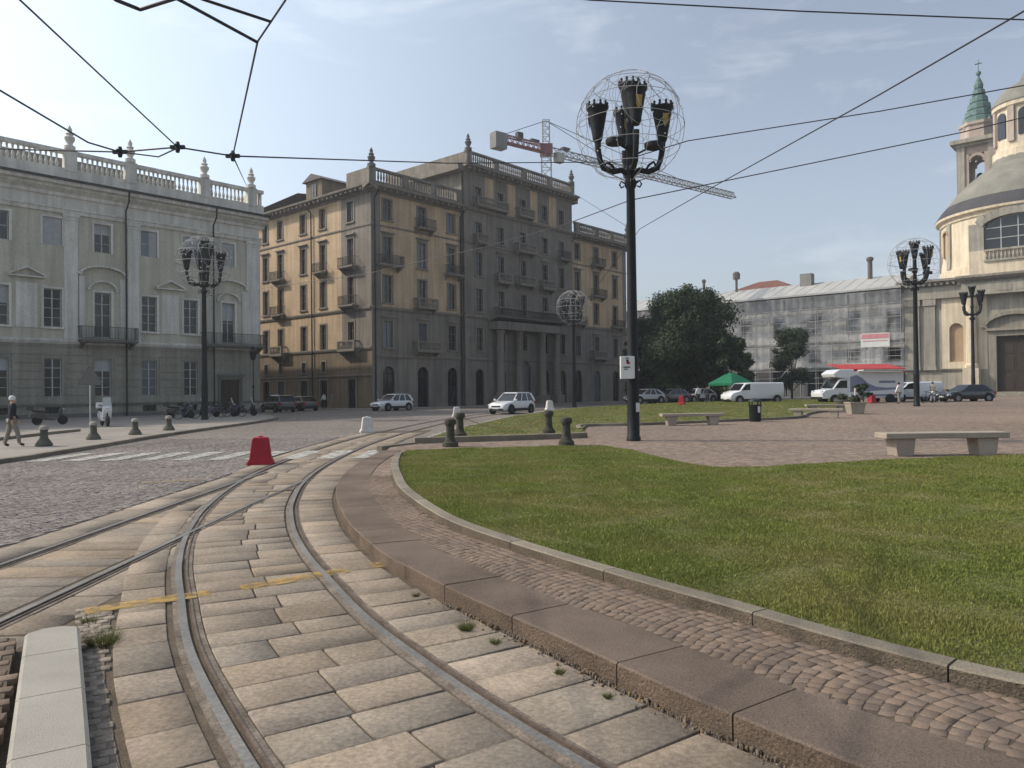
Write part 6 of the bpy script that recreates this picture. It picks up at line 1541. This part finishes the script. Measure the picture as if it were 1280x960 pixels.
# ================================================================== light
TH, EL = math.radians(82), math.radians(40)
SV = Vector((-math.sin(TH) * math.cos(EL), math.cos(TH) * math.cos(EL), math.sin(EL)))
sun = bpy.data.objects.new('sun', bpy.data.lights.new('sun', 'SUN')); COL.objects.link(sun)
sun.data.energy = 3.1; sun.data.angle = math.radians(.6); sun.data.color = (1, .9, .76)
sun.rotation_euler = SV.to_track_quat('Z', 'Y').to_euler()
w = bpy.data.worlds.new('World'); SC.world = w; w.use_nodes = True
N = w.node_tree.nodes; L = w.node_tree.links; bg = N['Background']
sky = N.new('ShaderNodeTexSky'); sky.sky_type = 'NISHITA'; sky.sun_disc = False
sky.sun_elevation = EL; sky.sun_rotation = -TH; sky.air_density = 1.0; sky.dust_density = 3.2; sky.ozone_density = 1.2; sky.altitude = 240
tc = N.new('ShaderNodeTexCoord'); mp = N.new('ShaderNodeMapping'); mp.inputs['Scale'].default_value = (1.6, 1.6, 5.5)
L.new(tc.outputs['Generated'], mp.inputs['Vector'])
n1 = N.new('ShaderNodeTexNoise'); n1.inputs['Scale'].default_value = 2.3; n1.inputs['Detail'].default_value = 9; n1.inputs['Roughness'].default_value = .62; n1.inputs['Distortion'].default_value = .5
L.new(mp.outputs[0], n1.inputs['Vector'])
r = N.new('ShaderNodeMapRange'); r.inputs['From Min'].default_value = .55; r.inputs['From Max'].default_value = .82; r.inputs['To Max'].default_value = .68
L.new(n1.outputs['Fac'], r.inputs['Value'])
mx = N.new('ShaderNodeMix'); mx.data_type = 'RGBA'; L.new(r.outputs[0], mx.inputs[0]); L.new(sky.outputs[0], mx.inputs[6]); mx.inputs[7].default_value = (4.6, 5.0, 5.6, 1)
hs = N.new('ShaderNodeHueSaturation'); hs.inputs['Saturation'].default_value = .64; L.new(mx.outputs[2], hs.inputs['Color'])
dt = N.new('ShaderNodeVectorMath'); dt.operation = 'DOT_PRODUCT'; L.new(tc.outputs['Generated'], dt.inputs[0]); dt.inputs[1].default_value = tuple(SV)
gr_ = N.new('ShaderNodeMapRange'); gr_.interpolation_type = 'SMOOTHSTEP'; gr_.inputs['From Min'].default_value = .1; gr_.inputs['From Max'].default_value = .95; gr_.inputs['To Max'].default_value = 1.0
L.new(dt.outputs['Value'], gr_.inputs['Value'])
gl_ = N.new('ShaderNodeMix'); gl_.data_type = 'RGBA'; gl_.blend_type = 'ADD'; L.new(gr_.outputs[0], gl_.inputs[0]); L.new(hs.outputs[0], gl_.inputs[6]); gl_.inputs[7].default_value = (1.35, 1.85, 2.1, 1)
L.new(gl_.outputs[2], bg.inputs['Color']); bg.inputs['Strength'].default_value = .15
SC.view_settings.view_transform = 'Standard'; SC.view_settings.look = 'None'; SC.view_settings.exposure = .25; SC.view_settings.gamma = 1
SC.view_settings.use_curve_mapping = False
SC.cycles.max_bounces = 6; SC.cycles.transparent_max_bounces = 12
